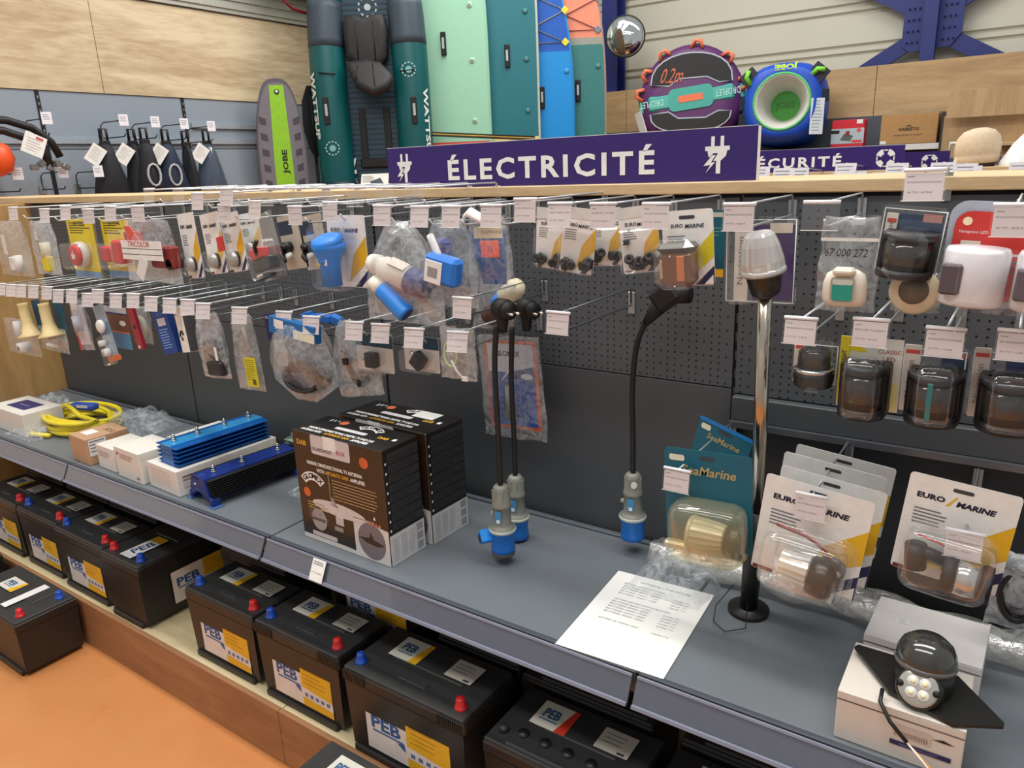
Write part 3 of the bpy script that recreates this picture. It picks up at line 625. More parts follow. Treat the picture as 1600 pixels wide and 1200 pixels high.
# clamshell with purple card
def shell(t,w,h,d=.01,mat=None):
    m=MB(); m.rrect(-w/2,-h,w/2,0,.008,-.001,mat or CLEAR,.002)
    m.tube([(-w/2+.004,-.003,-.006),(w/2-.004,-.003,-.006),(w/2-.004,-.003,-h+.004),(-w/2+.004,-.003,-h+.004)],.0014,P(215,220,218,.2),5,closed=True)
    m.obj('shell',t)
def nstrip(m,w,h,x0,x1,y=-.004,top=-.012):
    m.box(x0,y,-h*.98,x1,y+.002,top,P(214,206,196,.6),.001); m.text('Navigation',(x0+x1)/2,-h*.5,y-.0006,P(120,118,112),h=(x1-x0)*.55,w=h*.55,rot=90); m.rect(x0+.002,top-.014,x1-.002,top-.008,y-.0005,P(200,70,60))
t,w,h=pack('lamp_clamshell','clear clamshell with purple card and white side strip behind the chrome pole lamp','lamp blister',1132,338,1245,475,1.40,0,-1)
m=MB(); m.rrect(-w*.1,-h*.95,w*.45,-.015,.004,0,P(66,38,96,.5),.001); m.rect(w*.12,-.03,w*.42,-.012,-.001,P(224,214,200)); m.rect(w*.14,-h*.8,w*.24,-h*.3,-.001,P(130,130,170)); nstrip(m,w,h,-w*.36,-w*.16); m.obj('card',t); shell(t,w,h)
MB().box(-w*.4,-.03,-h*.99,-w*.1,-.001,-.01,CLEAR,.004).obj('side_tray',t)
# bag 67 000 272
t,w,h=pack('poly_bag','clear bag handwritten 67 000 272 with a white and green side lamp','bag',1280,338,1372,487,1.24)
bag(w*1.02,h,.03,seed=11,top=.9).obj('bag',t)
m=MB(); m.rect(-w*.47,-.036,w*.5,-.031,-.012,WHITE); m.obj('zip_strip',t)
m=MB(); m.text('67 000 272',.0,-.052,-.022,P(30,30,30),h=.012,w=w*.72,shear=.15); m.obj('handwriting',t)
m=MB(); q=P(222,214,198,.4)
m.M=T(.002,-.02,-h*.74)@Matrix.Scale(.8,4)
m.lathe([(.034,-.03),(.04,-.018),(.04,.01),(.034,.03),(.02,.038)],q,20,Matrix.Scale(.55,4,(0,1,0))); m.box(-.02,-.03,.028,.02,-.005,.044,q,.006)
m.rrect(-.022,-.022,.022,.026,.008,-.0235,P(170,166,150)); m.rrect(-.018,-.018,.018,.014,.005,-.025,P(40,150,130,.2)); m.rrect(-.018,.012,.018,.022,.004,-.0251,P(200,205,195,.2)); m.obj('side_lamp',t)
# square clamshell lamp
t,w,h=pack('lamp_clamshell','square clamshell with a smoked black lamp on a dark blue card, under the raised tag','lamp blister',1376,322,1482,430,1.27,0,5)
m=MB(); m.rrect(-w*.4,-h*.97,w*.42,-.012,.004,0,P(26,52,92,.5),.001); m.rect(-w*.28,-.034,w*.42,-.02,-.0008,P(60,80,110)); m.rect(w*.12,-.022,w*.4,-.01,-.001,P(200,150,140)); nstrip(m,w,h,-w*.42,-w*.24); m.obj('card',t)
m=MB(); navlamp(m,w*.03,-h*.98,.036,h*.64,SMOKE); m.obj('lamp',t); shell(t,w,h); MB().box(-w*.24,-.086,-h*.99,w*.34,-.002,-h*.28,CLEAR,.012).obj('dome',t)
t,w,h=pack('poly_bag','clear bag with a round white and grey fitting below the square lamp clamshell','bag',1392,425,1472,485,1.27)
bag(w,h*1.05,.04,seed=12,top=.9).obj('bag',t); m=MB(); m.lathe([(.033,0),(.035,.01),(.03,.02)],CREAM,24,T(0,-.01,-h*.45)@RX(90)); m.lathe([(.022,.0),(.02,.024)],P(110,108,96),20,T(0,-.011,-h*.4)@RX(90)); m.obj('fitting',t)
# red navigation led
t,w,h=pack('lamp_blister','large red and white blister with white cylindrical navigation lamps at the right edge','lamp blister',1478,316,1660,482,1.26,0,3)
m=MB(); m.rrect(-w*.44,-h*.93,w*.46,-.014,.02,0,P(206,52,44,.5),.001); m.rect(-w*.1,-h*.5,w*.46,-.07,-.001,P(216,222,206)); m.text('Navigation LED',-w*.26,-.043,-.0012,WHITE,w=w*.26); m.rect(-w*.36,-.095,-w*.18,-.055,-.001,P(224,214,196)); m.lines(-w*.34,-.062,-w*.2,5,.006,.002,-.0015,GREYT,.2); m.text('for vessels up to 12m',-w*.26,-.105,-.0012,P(240,200,190),w=w*.28); m.disc(-w*.33,-.028,.006,.006,-.001,P(250,226,190)); m.lines(-w*.06,-.08,w*.4,3,.007,.002,-.0015,GREYT); m.obj('card',t)
for q in(-w*.17,-w*.17+.086):
    m=MB(); m.lathe([(.038,0),(.04,.004),(.04,.072),(.037,.078)],P(228,226,230,.3),24,T(q,-.044,-h*.93)); m.box(q-.037,-.0865,-h*.93+.016,q-.012,-.05,-h*.93+.058,P(90,78,84,.15),.003); m.obj('lamp',t)
m=MB(); m.rrect(-w/2,-h,w/2,0,.022,.003,P(176,184,196,.25),.003); m.obj('tray',t); MB().box(-w*.38,-.09,-h*.97,w*.4,-.001,-h*.42,CLEAR,.015).obj('dome',t)
# chrome pole lamp
pb=aty(1183,800,1.34); pt=aty(1196,452,1.28)
t=thing('pole_lamp','tall chrome pole lamp with ribbed clear head and black foot on the shelf','lamp',(pb.x,pb.y,ZD))
a=Vector((0,0,pb.z-ZD)); b_=pt-Vector(t.location); d=(b_-a).normalized()
m=MB(); m.cyl(a-d*.05,b_,.0125,P(196,186,170,.16,1,0),20); m.obj('pole',t)
m=MB(); foot=Vector((a.x-.006,a.y,0)); m.cyl(foot,foot+Vector((0,0,.01)),.04,BLACK,20); m.cyl(foot+Vector((0,0,.01)),a,.017,BLACK,16,.02); m.obj('foot',t)
m=MB(); M=Matrix.Translation(b_)@d.to_track_quat('Z','Y').to_matrix().to_4x4()@RY(-8)
m.lathe([(.016,-.012),(.024,-.006),(.028,.014),(.03,.03),(.032,.033)],P(40,38,34,.3),20,M); m.obj('lamp_socket',t)
m=MB(); ribbed(m,M@T(0,0,.03),.035,.024,.068,clear('bright_lens',haze=.5,gloss=.5,hcol=(.85,.84,.8),rough=.12)); m.lathe([(.036,.028),(.038,.032),(.036,.038)],LENS,24,M); m.obj('ribbed_lens',t)
# ================================================================ LOWER ROW hooks
LO=[(4,452),(20,454),(36,455),(55,456),(76,458),(94,463),(115,463),(140,469),(156,463),(184,470),(211,470),(239,475),(268,478),(296,480),(320,486),(377,493),(446,500),(489,508),(556,517),(597,521),(649,528),(717,534)]
LL=['carrying nothing, at the far left end','second hook from the left end','third hook from the left end, above the first cream funnel','fourth hook from the left end','above the second cream funnel','left of the bag with a red edge','carrying the bag with a red edge','carrying the pack with a white round button','raised a little above its neighbours, over the brown packet','carrying the brown and blue packet','carrying the narrow red packet','carrying the narrow blue box','carrying the white box with a black swirl','carrying the grey edged sleeve','carrying the zip bag with black parts','carrying the clear bag with a yellow label','carrying the dark blue packet','carrying the big cable bag with blue header','carrying the left rocker switch card','above the left rocker switch card','carrying the right rocker switch card','carrying the bag with a pale cable loop']
for i,(px,py) in enumerate(LO):
    p=tagx(px,py); hook(p.x,p.z-.019,'lower row tagged hook, '+LL[i],'REF ACCESSOIRE','%d,%02d'%(2+i,(i*45)%100),arm=ZINC,yaw=14 if px<420 else 10,tilt=-6)
for px,py,l in ((724,481,'lower hook with price tag holding the two black plugs on cables'),(873,505,'lower hook with price tag holding the single black cable adaptor')):
    p=tagx(px,py); h_=hook(p.x,p.z-.019,l,'ADAPTATEUR PRISE QUAI','29,90',arm=WIRED)
for i,(px,py,l) in enumerate(((1251,517,'small round lamp clamshell'),(1360,520,'yellow navigation led light pack'),(1476,535,'grey strip clamshell with a teal glint'),(1590,540,'clamshell cut by the right edge'))):
    p=tagx(px,py,1.22); hook(p.x,p.z-.019,'middle row hook with price tag, carrying the '+l,('FEU NAVIGATION 12V BLANC','FEU LED CLASSIC','FEU NAVIGATION MAT TRICOLORE','FEU DE NAVIGATION MAT')[i],('7,95','25,60','17,90','19,90')[i],L=.30)
for i,(px,py,l) in enumerate(((1055,753,'teal card lamp packs'),(1265,795,'stack of four white lamp cards'),(1505,855,'single white lamp card'))):
    p=tagx(px,py,1.2); hook(p.x,p.z-.019,'bottom row hook with price tag, carrying the '+l,'FEU MOUILLAGE BLANC','%d,90'%(29+i*5),arm=ZINC,L=.31)
# ---------------------------------------------------------------- LOWER ROW goods
VB=P(10,80,112,.5); VC=P(228,206,150,.5)
for k,(x0,x1) in enumerate(((38,74),(72,105))):
    t,w,h=pack('vent_funnel_pack',('cream flared funnel on a blue card, nearer the left end','cream flared funnel on a blue card, second from the left end')[k],'funnel pack',x0,472,x1,522,1.27,0,-8)
    m=MB(); m.box(-.01,.0,-h*.9,.055,.002,.005,VB); m.obj('card',t)
    m=MB(); m.lathe([(.045,-h),(.046,-h+.005),(.028,-h+.016),(.02,-h*.6),(.017,-.01),(.018,0)],VC,22,T(-.012,-.03,0)); m.obj('funnel',t)
t,w,h=pack('poly_bag','clear bag with white fittings at the far left of the lower row','bag',8,500,62,552,1.25)
bag(w*.9,h,.04,seed=20,top=.9).obj('bag',t); m=MB(); m.cyl((-.02,0,-.01),(-.02,0,-h*.5),.013,WHITE); m.cyl((.0,-.02,-h*.8),(.0,.02,-h*.8),.02,WHITE); m.cyl((.0,-.021,-h*.8),(.0,.021,-h*.8),.009,GREYP); m.obj('fittings',t)
t,w,h=pack('poly_bag','clear bag with small white parts under the second funnel','bag',62,512,108,548,1.27)
bag(w*.9,h,.03,seed=21,top=.95,mat=BAGH).obj('bag',t); m=MB(); m.box(-.02,-.01,-h*.5,.0,.01,-h*.25,BLACK); m.box(-.05,-.01,-h*.8,.04,.0,-h*.7,WHITE); m.obj('parts',t)
t,w,h=pack('poly_bag','clear bag of grey blue fittings with a red edge and small white label','bag',105,470,148,545,1.25,0,-6)
bag(.10,h,.04,seed=22,top=.8).obj('bag',t); m=MB(); m.box(-.04,-.005,-h*.9,.03,.005,-h*.1,P(196,190,196),.003); m.box(-.04,-.0065,-h,-.03,-.005,-h*.55,RED); m.box(-.03,-.008,-h*.18,.01,-.0065,-.0,WHITE); m.cyl((0,-.012,-h*.3),(0,-.012,-h*.6),.016,P(176,180,196)); m.obj('fitting_card',t)
t,w,h=pack('fitting_pack','long pack with a round white button and an orange foot','fitting pack',134,478,188,567,1.22,0,-14)
m=MB(); m.box(-.035,0,-h*.95,.035,.003,-.0,P(150,168,186),.002); m.box(-.035,-.002,-h*.95,.05,.0,-h*.86,P(210,110,50)); m.box(-.035,-.001,-h*.5,.035,0,-h*.3,P(100,130,160)); m.obj('card',t)
m=MB(); m.lathe([(.022,0),(.022,.008),(.018,.012)],WHITE,20,T(-.005,-.002,-h*.35)@RX(90)); m.obj('round_button',t); m=MB(); m.lathe([(.014,0),(.012,.02)],WHITE,14,T(-.012,-.002,-h*.78)@RX(90)); m.obj('small_button',t); m=MB(); m.lathe([(.01,0),(.01,.02)],WHITE,14,T(-.018,-.002,-h*.62)@RX(90)); m.obj('small_button',t); MB().box(-.036,-.022,-h,.03,-.001,-h*.5,CLEAR,.006).obj('blister',t)
t,w,h=pack('printed_packet','brown and blue printed packet in the left lower row','packet',158,480,212,543,1.26)
w=.14; m=MB(); m.box(-w/2,0,-h,w/2,.003,0,P(126,80,50)); m.rect(-w/2,-h,w/2,-h*.6,-.0006,P(86,140,180)); m.rect(-w/2,-.02,w/2,0,-.0006,P(200,200,210)); m.rect(-w/2,-.025,w/2,-.02,-.0008,P(40,50,110)); m.rect(-w/2,-h*.62,w/2,-h*.58,-.0008,P(220,120,80)); m.disc(w*.25,-h*.38,.02,.009,-.001,WHITE); m.obj('packet',t)
t,w,h=pack('narrow_packet','narrow dark red packet hanging at a slant','packet',192,483,222,545,1.22,0,-12)
m=MB(); m.box(-.016,-.0,-h,.018,.012,0,P(150,30,44),.001); m.disc(.002,-h*.45,.007,.008,-.001,P(60,16,24)); m.rect(-.006,-h*.97,.004,-h*.9,-.001,PAPER); m.obj('packet',t)
t,w,h=pack('poly_bag','clear bag with a pale coiled lead behind the narrow red packet','bag',200,478,240,535,1.29)
bag(.12,h,.03,seed=23,top=.9).obj('bag',t); m=MB(); m.tube([(.028*math.cos(a/3),.0,-h*.6+.035*math.sin(a/3)) for a in range(19)],.008,P(150,156,136),6,closed=True); m.obj('coiled_lead',t)
t,w,h=pack('narrow_box','narrow blue box with a small white symbol panel in the lower row','box',234,487,272,552,1.22,8,-12)
w=.062; m=MB(); m.box(-w/2,0,-h,w/2,.022,0,P(28,66,140,.5),.001); m.rect(-w*.28,-.045,w*.28,-.022,-.0005,P(205,205,215)); m.disc(0,-.01,.016,.007,-.0006,P(60,90,170)); m.lines(-w*.36,-.055,w*.36,8,.008,.003,-.0006,P(120,160,220)); m.obj('box',t)
t,w,h=pack('narrow_box','white box with a black swirl emblem and dark side in the lower row','box',260,480,302,549,1.22,-12,-10)
w=.058; m=MB(); m.box(-w/2,0,-h,w/2,.04,0,WHITE,.001); m.box(w/2,.002,-h+.001,w/2+.0008,.038,-.03,P(70,68,66)); m.rect(-w*.35,-.025,-w*.2,-.01,-.0005,INK)
m.tube([(.012*math.cos(a*.5),-.001,-h*.62+.012*math.sin(a*.5)) for a in range(8)],.003,BLACK,5); m.disc(.004,-h*.56,.007,.006,-.0008,BLACK); m.disc(-.004,-h*.7,.008,.006,-.0008,P(60,40,30)); m.obj('box',t)
t,w,h=pack('plastic_sleeve','clear sleeve with a grey edge beside the white swirl box','sleeve',285,478,308,548,1.25,0,-10)
m=MB(); m.box(-.02,0,-h,.02,.004,0,BLIS); m.tube([(.02,0,0),(.022,0,-h)],.003,P(190,190,196),6); m.obj('sleeve',t)
t,w,h=pack('poly_bag','zip bag with black electrical parts, centre of the lower left row','bag',300,490,360,588,1.22,0,-4)
bag(.13,h,.05,seed=24,top=.75,mat=BAGH).obj('bag',t); m=MB(); m.box(-.035,-.01,-h*.8,.03,.015,-h*.42,DBLK,.004); m.box(-.02,-.02,-h*.95,.05,.01,-h*.72,P(36,36,38),.006); m.cyl((0,-.01,-h*.6),(.04,-.01,-h*.75),.009,P(70,70,72)); m.box(.035,-.02,-h*.7,.045,-.018,-h*.5,WHITE); m.obj('black_parts',t)
t,w,h=pack('poly_bag','long clear bag with a yellow warning label','bag',355,490,412,607,1.24,0,-3)
bag(.12,h,.03,seed=25,top=.7).obj('bag',t); m=MB(); m.rrect(.004,-h*.93,.054,-h*.55,.004,-.016,P(208,200,30,.5),.001); m.lines(.008,-h*.58,.05,10,.006,.0016,-.0165,P(120,110,20),.2); m.rect(.03,-h*.9,.044,-h*.83,-.0168,P(90,86,20)); m.obj('yellow_label',t); m=MB(); m.tube([(-.03,0,-h*.3),(.0,.0,-h*.2),(.02,0,-h*.45),(-.01,0,-h*.5)],.006,GREYP,6); m.obj('cable',t)
t,w,h=pack('printed_packet','dark blue packet beside the big cable bag','packet',412,490,444,552,1.27,0,-6)
m=MB(); m.box(-.035,0,-h*.65,.035,.004,0,P(34,34,84),.001); m.text('BLUETOOTH',0,-.01,-.001,WHITE,w=.055); m.box(-.02,.001,-h*1.3,.03,.003,-h*.65,BAG); m.obj('packet',t)
t,w,h=pack('cable_bag','large rounded clear bag of black cable under a blue header card','bag',425,498,520,630,1.22,0,-2)
bag(w,h*.95,.10,seed=26,wt=lambda q:.55+.5*math.sin(min(1,q*1.25)*math.pi*.62) if q<.82 else .9-(q-.82)*3.2,nx=12,nz=18).obj('bag',t)
m=MB(); m.M=T(.0,-.02,-.012)@RY(8); m.box(-w*.3,-.012,-.032,w*.42,.012,.012,P(0,100,168),.002); m.box(w*.1,-.0135,-.03,w*.42,-.012,-.008,P(226,226,205)); m.rect(-w*.2,-.012,-w*.05,.008,-.0135,WHITE); m.obj('header_card',t)
m=MB()
for q in range(5): 
    m.tube([(w*(.26+.02*q)*math.cos(a*.35+q),(q-2)*.008,-h*.68+h*.15*math.sin(a*.35+q)) for a in range(18)],.0055,P(34,34,36),6,closed=True)
m.box(-w*.2,-.02,-h*.62,w*.2,.02,-h*.5,P(52,52,54),.01); m.obj('coiled_cable',t)
t,w,h=pack('cable_clip_pack','bright blue plastic clips hanging behind the blue header card','clips',470,488,540,510,1.30)
m=MB(); 
for q in range(4): m.M=T(-w*.35+q*w*.22,0,-h*.4)@RY(-20+q*12); m.box(-.018,-.01,-.012,.018,.01,.01,P(20,110,200),.003)
m.obj('clips',t)
t,w,h=pack('poly_bag','crumpled clear bag with small black bracket, right of the big cable bag','bag',508,500,585,622,1.25,0,-10)
bag(w*.85,h*.95,.06,seed=27,wt=lambda q:.3+.8*math.sin(min(1,q*1.1)*math.pi*.6)).obj('bag',t); m=MB(); m.tube([(w*.1*math.cos(a),0.01*math.sin(a*2),-h*.65+h*.16*math.sin(a)) for a in [i*.5 for i in range(13)]],.007,P(30,30,32),6); m.box(-w*.12,-.01,-h*.8,w*.22,.01,-h*.66,P(44,44,46),.008); m.M=T(w*.05,-.035,-h*.35); m.box(-.004,-.004,-.02,.002,0,.0,CHROME); m.box(-.012,-.004,-.002,.01,0,.002,CHROME); m.box(-.006,-.006,-.035,.01,0,-.018,DBLK); m.M=Matrix(); m.obj('black_bracket',t)
for k,(x0,y0,x1,y1) in enumerate(((558,522,614,580),(632,526,686,580))):
    t,w,h=pack('rocker_switch_card',('pale card with a square black rocker switch','pale card with a tilted black rocker switch and cord')[k],'switch card',x0,y0,x1,y1,1.24)
    m=MB(); m.rrect(-w/2,-h,w/2,0,.004,0,P(198,192,186,.6),.0012); m.rect(-w/2,-h*.34,w/2,0,-.0008,P(0,52,74)); m.obj('card',t)
    m=MB(); m.M=T(0,-.002,-h*.66)@RY(0 if k==0 else 38); m.box(-.016,-.02,-.018,.016,0,.018,BLACK,.002); m.box(-.011,-.024,-.014,.011,-.019,.014,DBLK,.002); m.cyl((-.03,-.006,-.002),(-.016,-.006,-.002),.004,CHROME); m.obj('rocker_switch',t)
    MB().box(-w*.46,-.03,-h*.97,w*.46,-.001,-h*.36,CLEAR,.005).obj('blister',t)
t,w,h=pack('poly_bag','flat clear bag with a pale cable loop, left of the hanging plugs','bag',690,512,742,592,1.24)
bag(w*1.05,h,.02,seed=29,top=.95,mat=BAGH).obj('bag',t); m=MB(); m.tube([(-w*.12+.018*math.cos(a*.5),-.012,-h*.5+.028*math.sin(a*.5)) for a in range(13)],.0026,P(200,208,160),6,closed=True); m.tube([(-w*.1,-.012,-h*.62),(w*.05,-.014,-h*.8),(w*.25,-.014,-h*.95)],.0026,WHITE,6); m.box(w*.2,-.016,-h*.98,w*.36,-.01,-h*.9,WHITE); m.obj('cable_loop',t)
t,w,h=pack('antenna_pack','tall blue pack with orange border behind the hanging cables','packet',752,525,842,683,1.44,0,-3)
m=MB(); m.rrect(-w*.42,-h*.9,w*.46,-.012,.004,0,P(206,96,50),.0015); m.rect(-w*.37,-h*.87,w*.41,-.02,-.0008,P(40,86,160)); m.rect(-w*.37,-h*.35,w*.41,-.02,-.001,P(196,202,214)); m.text('GLOMEX',-w*.02,-h*.17,-.0014,INKD,w=w*.42,bold=.03); m.shape([(-w*.1,-h*.36),(w*.41,-h*.28),(w*.41,-h*.45),(w*.15,-h*.4)],-.0012,P(34,60,110)); m.disc(w*.28,-h*.38,w*.1,h*.03,-.0014,P(200,210,220)); m.tube([(-w*.12,-.01,-h*.42),(w*.1,-.012,-h*.28)],.002,WHITE,6); m.shape([(-w*.18,-h*.82),(-w*.1,-h*.45),(w*.02,-h*.45),(w*.1,-h*.82)],-.0016,P(70,80,96)); m.cyl((-w*.07,-.006,-h*.72),(-w*.05,-.006,-h*.48),.006,P(140,146,150)); m.obj('card',t)
bag(w*1.08,h,.03,seed=30,top=.95).obj('bag',t)
# ---------------------------------------------------------------- middle right lamps
t,w,h=pack('lamp_clamshell','small clamshell with a round ribbed lamp, leftmost of the middle right row','lamp blister',1238,533,1312,600,1.27)
m=MB(); nstrip(m,w,h,-w*.46,-w*.22,top=0); m.obj('card',t); m=MB(); M=T(w*.06,-.03,-h*.98); m.lathe([(.02,0),(.03,.006),(.032,.022),(.03,.03)],BLACK,20,M); m.lathe([(.031,.028),(.032,.032),(.03,.035)],CHROME,20,M); m.lathe([(.026,.034),(.024,.06),(.02,h*.92)],SMOKE,20,M); m.lathe([(.012,.034),(.01,h*.8)],P(150,148,140,.3,.5),10,M); m.obj('lamp',t); shell(t,w,h); MB().box(-w*.2,-.066,-h,w*.42,-.001,.01,CLEAR,.012).obj('dome',t)
t,w,h=pack('lamp_clamshell','yellow and white pack printed NAVIGATION LED LIGHT with a smoked lamp','lamp blister',1308,528,1412,640,1.27)
m=MB(); m.box(-w*.48,-.002,-h*.95,-w*.34,.0,-.0,YELB); m.text('NAVIGATION LED LIGHT',-w*.41,-h*.55,-.003,INK,h=w*.08,w=h*.72,rot=90,bold=.02)
m.rect(-w*.34,-h,w*.46,-.0,0,P(226,224,214)); m.shape([(-w*.34,0),(-w*.3,0),(-w*.05,-h*.2),(-w*.34,-h*.2)],-.0005,YELB); m.text('CLASSIC',w*.27,-h*.17,-.001,P(170,50,60),w=w*.34); m.text('LED',w*.27,-h*.27,-.001,P(170,50,60),w=w*.18); m.rect(w*.0-.03,-h*.1,w*.0-.008,-h*.03,-.001,YEL); m.rect(w*.2,-h*.98,w*.44,-h*.6,-.001,P(224,220,150)); m.box(-w*.48,.0008,-h,w*.46,.0018,0,WHITE); m.obj('card',t)
m=MB(); navlamp(m,-w*.02,-h,.034,h*.72,SMOKE); m.obj('lamp',t); MB().pill(-w*.33,-.08,-h*1.02,w*.26,-.001,-h*.15,CLEAR).obj('dome',t)
t,w,h=pack('lamp_clamshell','grey strip clamshell with a dark lamp showing a teal glint','lamp blister',1405,540,1510,648,1.27)
m=MB(); nstrip(m,w,h,-w*.46,-w*.2,top=-.0); m.rect(w*.1,-h*.95,w*.5,-.01,0,P(40,60,96)); m.rect(w*.2,-h*.14,w*.5,-.01,-.0006,P(190,90,80)); m.obj('card',t); m=MB(); navlamp(m,w*.08,-h,.036,h*.72,SMOKE); m.box(w*.02,-.083,-h*.88,w*.1,-.079,-h*.35,P(0,110,110,.3),.001); m.obj('lamp',t); shell(t,w,h); MB().pill(-w*.2,-.088,-h,w*.42,-.001,-h*.15,CLEAR).obj('dome',t)
t,w,h=pack('lamp_clamshell','strip clamshell with a square smoked lamp, cut by the right edge of the photo','lamp blister',1512,545,1625,658,1.27)
m=MB(); nstrip(m,w,h,-w*.46,-w*.22,top=-.0); m.rect(0,-h*.3,w*.5,-.0,0,P(50,60,110)); m.obj('card',t); m=MB(); navlamp(m,w*.12,-h,.038,h*.7,SMOKE); m.obj('lamp',t); shell(t,w,h); MB().pill(-w*.2,-.09,-h,w*.48,-.001,-h*.2,CLEAR).obj('dome',t)
# ---------------------------------------------------------------- teal cards
for k,(x0,y0,x1,y1,Y,ry,rz) in enumerate(((1088,668,1180,790,1.38,14,-10),(1036,706,1172,860,1.24,-3,0))):
    t,w,h=pack('lamp_blister',('rear teal card with a blue edge and pale slot, hanging crooked','front teal card with a cream ribbed lamp in a yellowed bubble')[k],'lamp blister',x0,y0,x1,y1,Y,rz,ry)
    m=MB(); m.rrect(-w/2,-h*.97,w/2,0,.008,0,P(8,94,116,.5),.002); m.text('SeaMarine',w*.02,-h*.2,-.0008,P(176,160,110),w=w*.62,bold=.02,shear=.2); m.rrect(-w*.44,-.024,-w*.26,-.012,.004,-.0008,P(230,226,200)); eurohole(m,-.014,-.001)
    if k==0: m.rect(-w/2,-.007,w/2,0,-.0008,P(20,120,200))
    m.obj('card',t)
    if k==1:
        m=MB(); M=T(-w*.12,-.036,-h*.76)@RY(90); ribbed(m,M@RZ(0),.033,.026,-.07 if 0 else .07,CREAML); m.lathe([(.034,.0),(.036,.004),(.034,.008)],CREAML,24,M); m.lathe([(.03,.07),(.03,.095),(.02,.1)],P(70,66,50,.3),20,M); m.lathe([(.016,.01),(.016,.06)],P(160,130,90),12,M); m.obj('ribbed_lamp',t)
        m=MB(); m.pill(-w*.34,-.078,-h*1.0,w*.5,-.001,-h*.42,clear('yellowed_plastic',tint=(.96,.93,.8),haze=.13,gloss=.08,hcol=(.7,.68,.5))); m.box(-w*.5,-.02,-h,w*.45,-.001,-h*.93,CREAML,.004); m.obj('blister',t)
# ---------------------------------------------------------------- white lamp cards
for k,(dx,dz,Y) in enumerate(((0,0,1.225),(.0,.0,1.28),(.0,.0,1.335),(.0,.0,1.40))):
    x,z,w,h=ext(1196,762,1368,920,1.225)
    if k==0: X0,Z0,W0,H0=x,z,w,h
    t=thing('lamp_card',('front white and yellow card of the stack, with a ribbed lamp and red wire','second card of the stack behind the front lamp card','third card of the stack of white lamp cards','rearmost card of the stack of white lamp cards')[k],'lamp blister',(X0+(-.004,.006,-.004,.002)[k],Y,Z0+(0,-.003,.002,-.004)[k]),0,None,0,6)
    w,h=W0,H0; m=MB(); euro_card(m,w,h); eurohole(m,-.012); m.obj('card',t)
    m=MB(); M=T(w*-.18,-.036,-h*.76)@RY(90)
    ribbed(m,M,.027,.031,.05,LENS); m.lathe([(.033,.05),(.034,.075),(.028,.085),(.012,.09)],P(44,34,26,.3),22,M); m.lathe([(.016,.0),(.016,.05)],P(210,170,100,.4),12,M); m.obj('ribbed_lamp',t)
    m=MB(); m.tube([(-w*.3,-.02,-h*.42),(0,-.026,-h*.43),(w*.2,-.03,-h*.5),(w*.3,-.03,-h*.66)],.0016,P(170,50,46),6); m.tube([(-w*.3,-.018,-h*.44),(0,-.024,-h*.45),(w*.2,-.028,-h*.52),(w*.3,-.028,-h*.68)],.0016,P(100,40,40),6); m.cyl((w*.28,-.03,-h*.68),(w*.36,-.03,-h*.7),.005,ZINC,8); m.obj('wire',t)
    m=MB(); m.pill(-w*.38,-.075,-h*.98,w*.42,-.0015,-h*.4,BLIS); m.obj('blister',t)
x,z,w,h=ext(1412,755,1592,915,1.24)
t=thing('lamp_card','single white and yellow card with a chrome double lamp, right of the card stack','lamp blister',(x,1.24,z),0,None,0,5)
m=MB(); euro_card(m,w,h); eurohole(m,-.014); m.obj('card',t)
m=MB(); m.cyl((-w*.3,-.03,-h*.66),(w*.0,-.03,-h*.7),.01,BLACK); m.cyl((-w*.3,-.03,-h*.62),(-w*.26,-.03,-h*.85),.016,BLACK); m.lathe([(.03,0),(.032,.012),(.028,.018)],DBLK,20,T(-w*.02,-.036,-h*.8)@RY(90)); m.lathe([(.026,.014),(.028,.03),(.026,.05)],P(200,200,196,.15,.8),20,T(-w*.02,-.036,-h*.8)@RY(90)); m.lathe([(.026,.05),(.03,.055),(.028,.066)],DBLK,20,T(-w*.02,-.036,-h*.8)@RY(90)); m.box(-w*.2,-.03,-h*.82,-w*.02,-.01,-h*.76,P(216,200,140),.002); m.cyl((w*.34,-.03,-h*.8),(w*.36,-.03,-h*.92),.008,NAVY,10); m.obj('double_lamp',t)
m=MB(); m.tube([(-w*.3,-.03,-h*.52),(-w*.1,-.03,-h*.55),(w*.1,-.03,-h*.6)],.0016,RED,6); m.obj('wire',t)
m=MB(); m.pill(-w*.42,-.075,-h*1.0,w*.42,-.0015,-h*.38,BLIS); m.obj('blister',t)
t,w,h=pack('cable_bag','bag of black cable at the right edge beside the white lamp cards','bag',1545,865,1640,985,1.34)
bag(w,h,.06,seed=41,top=.7,mat=BAGH).obj('bag',t); m=MB()
for q in range(4): m.tube([(w*.3*math.cos(a*.35),(q-2)*.01,-h*.5+h*.3*math.sin(a*.35)) for a in range(18)],.006,BLACK,6,closed=True)
m.obj('coiled_cable',t)
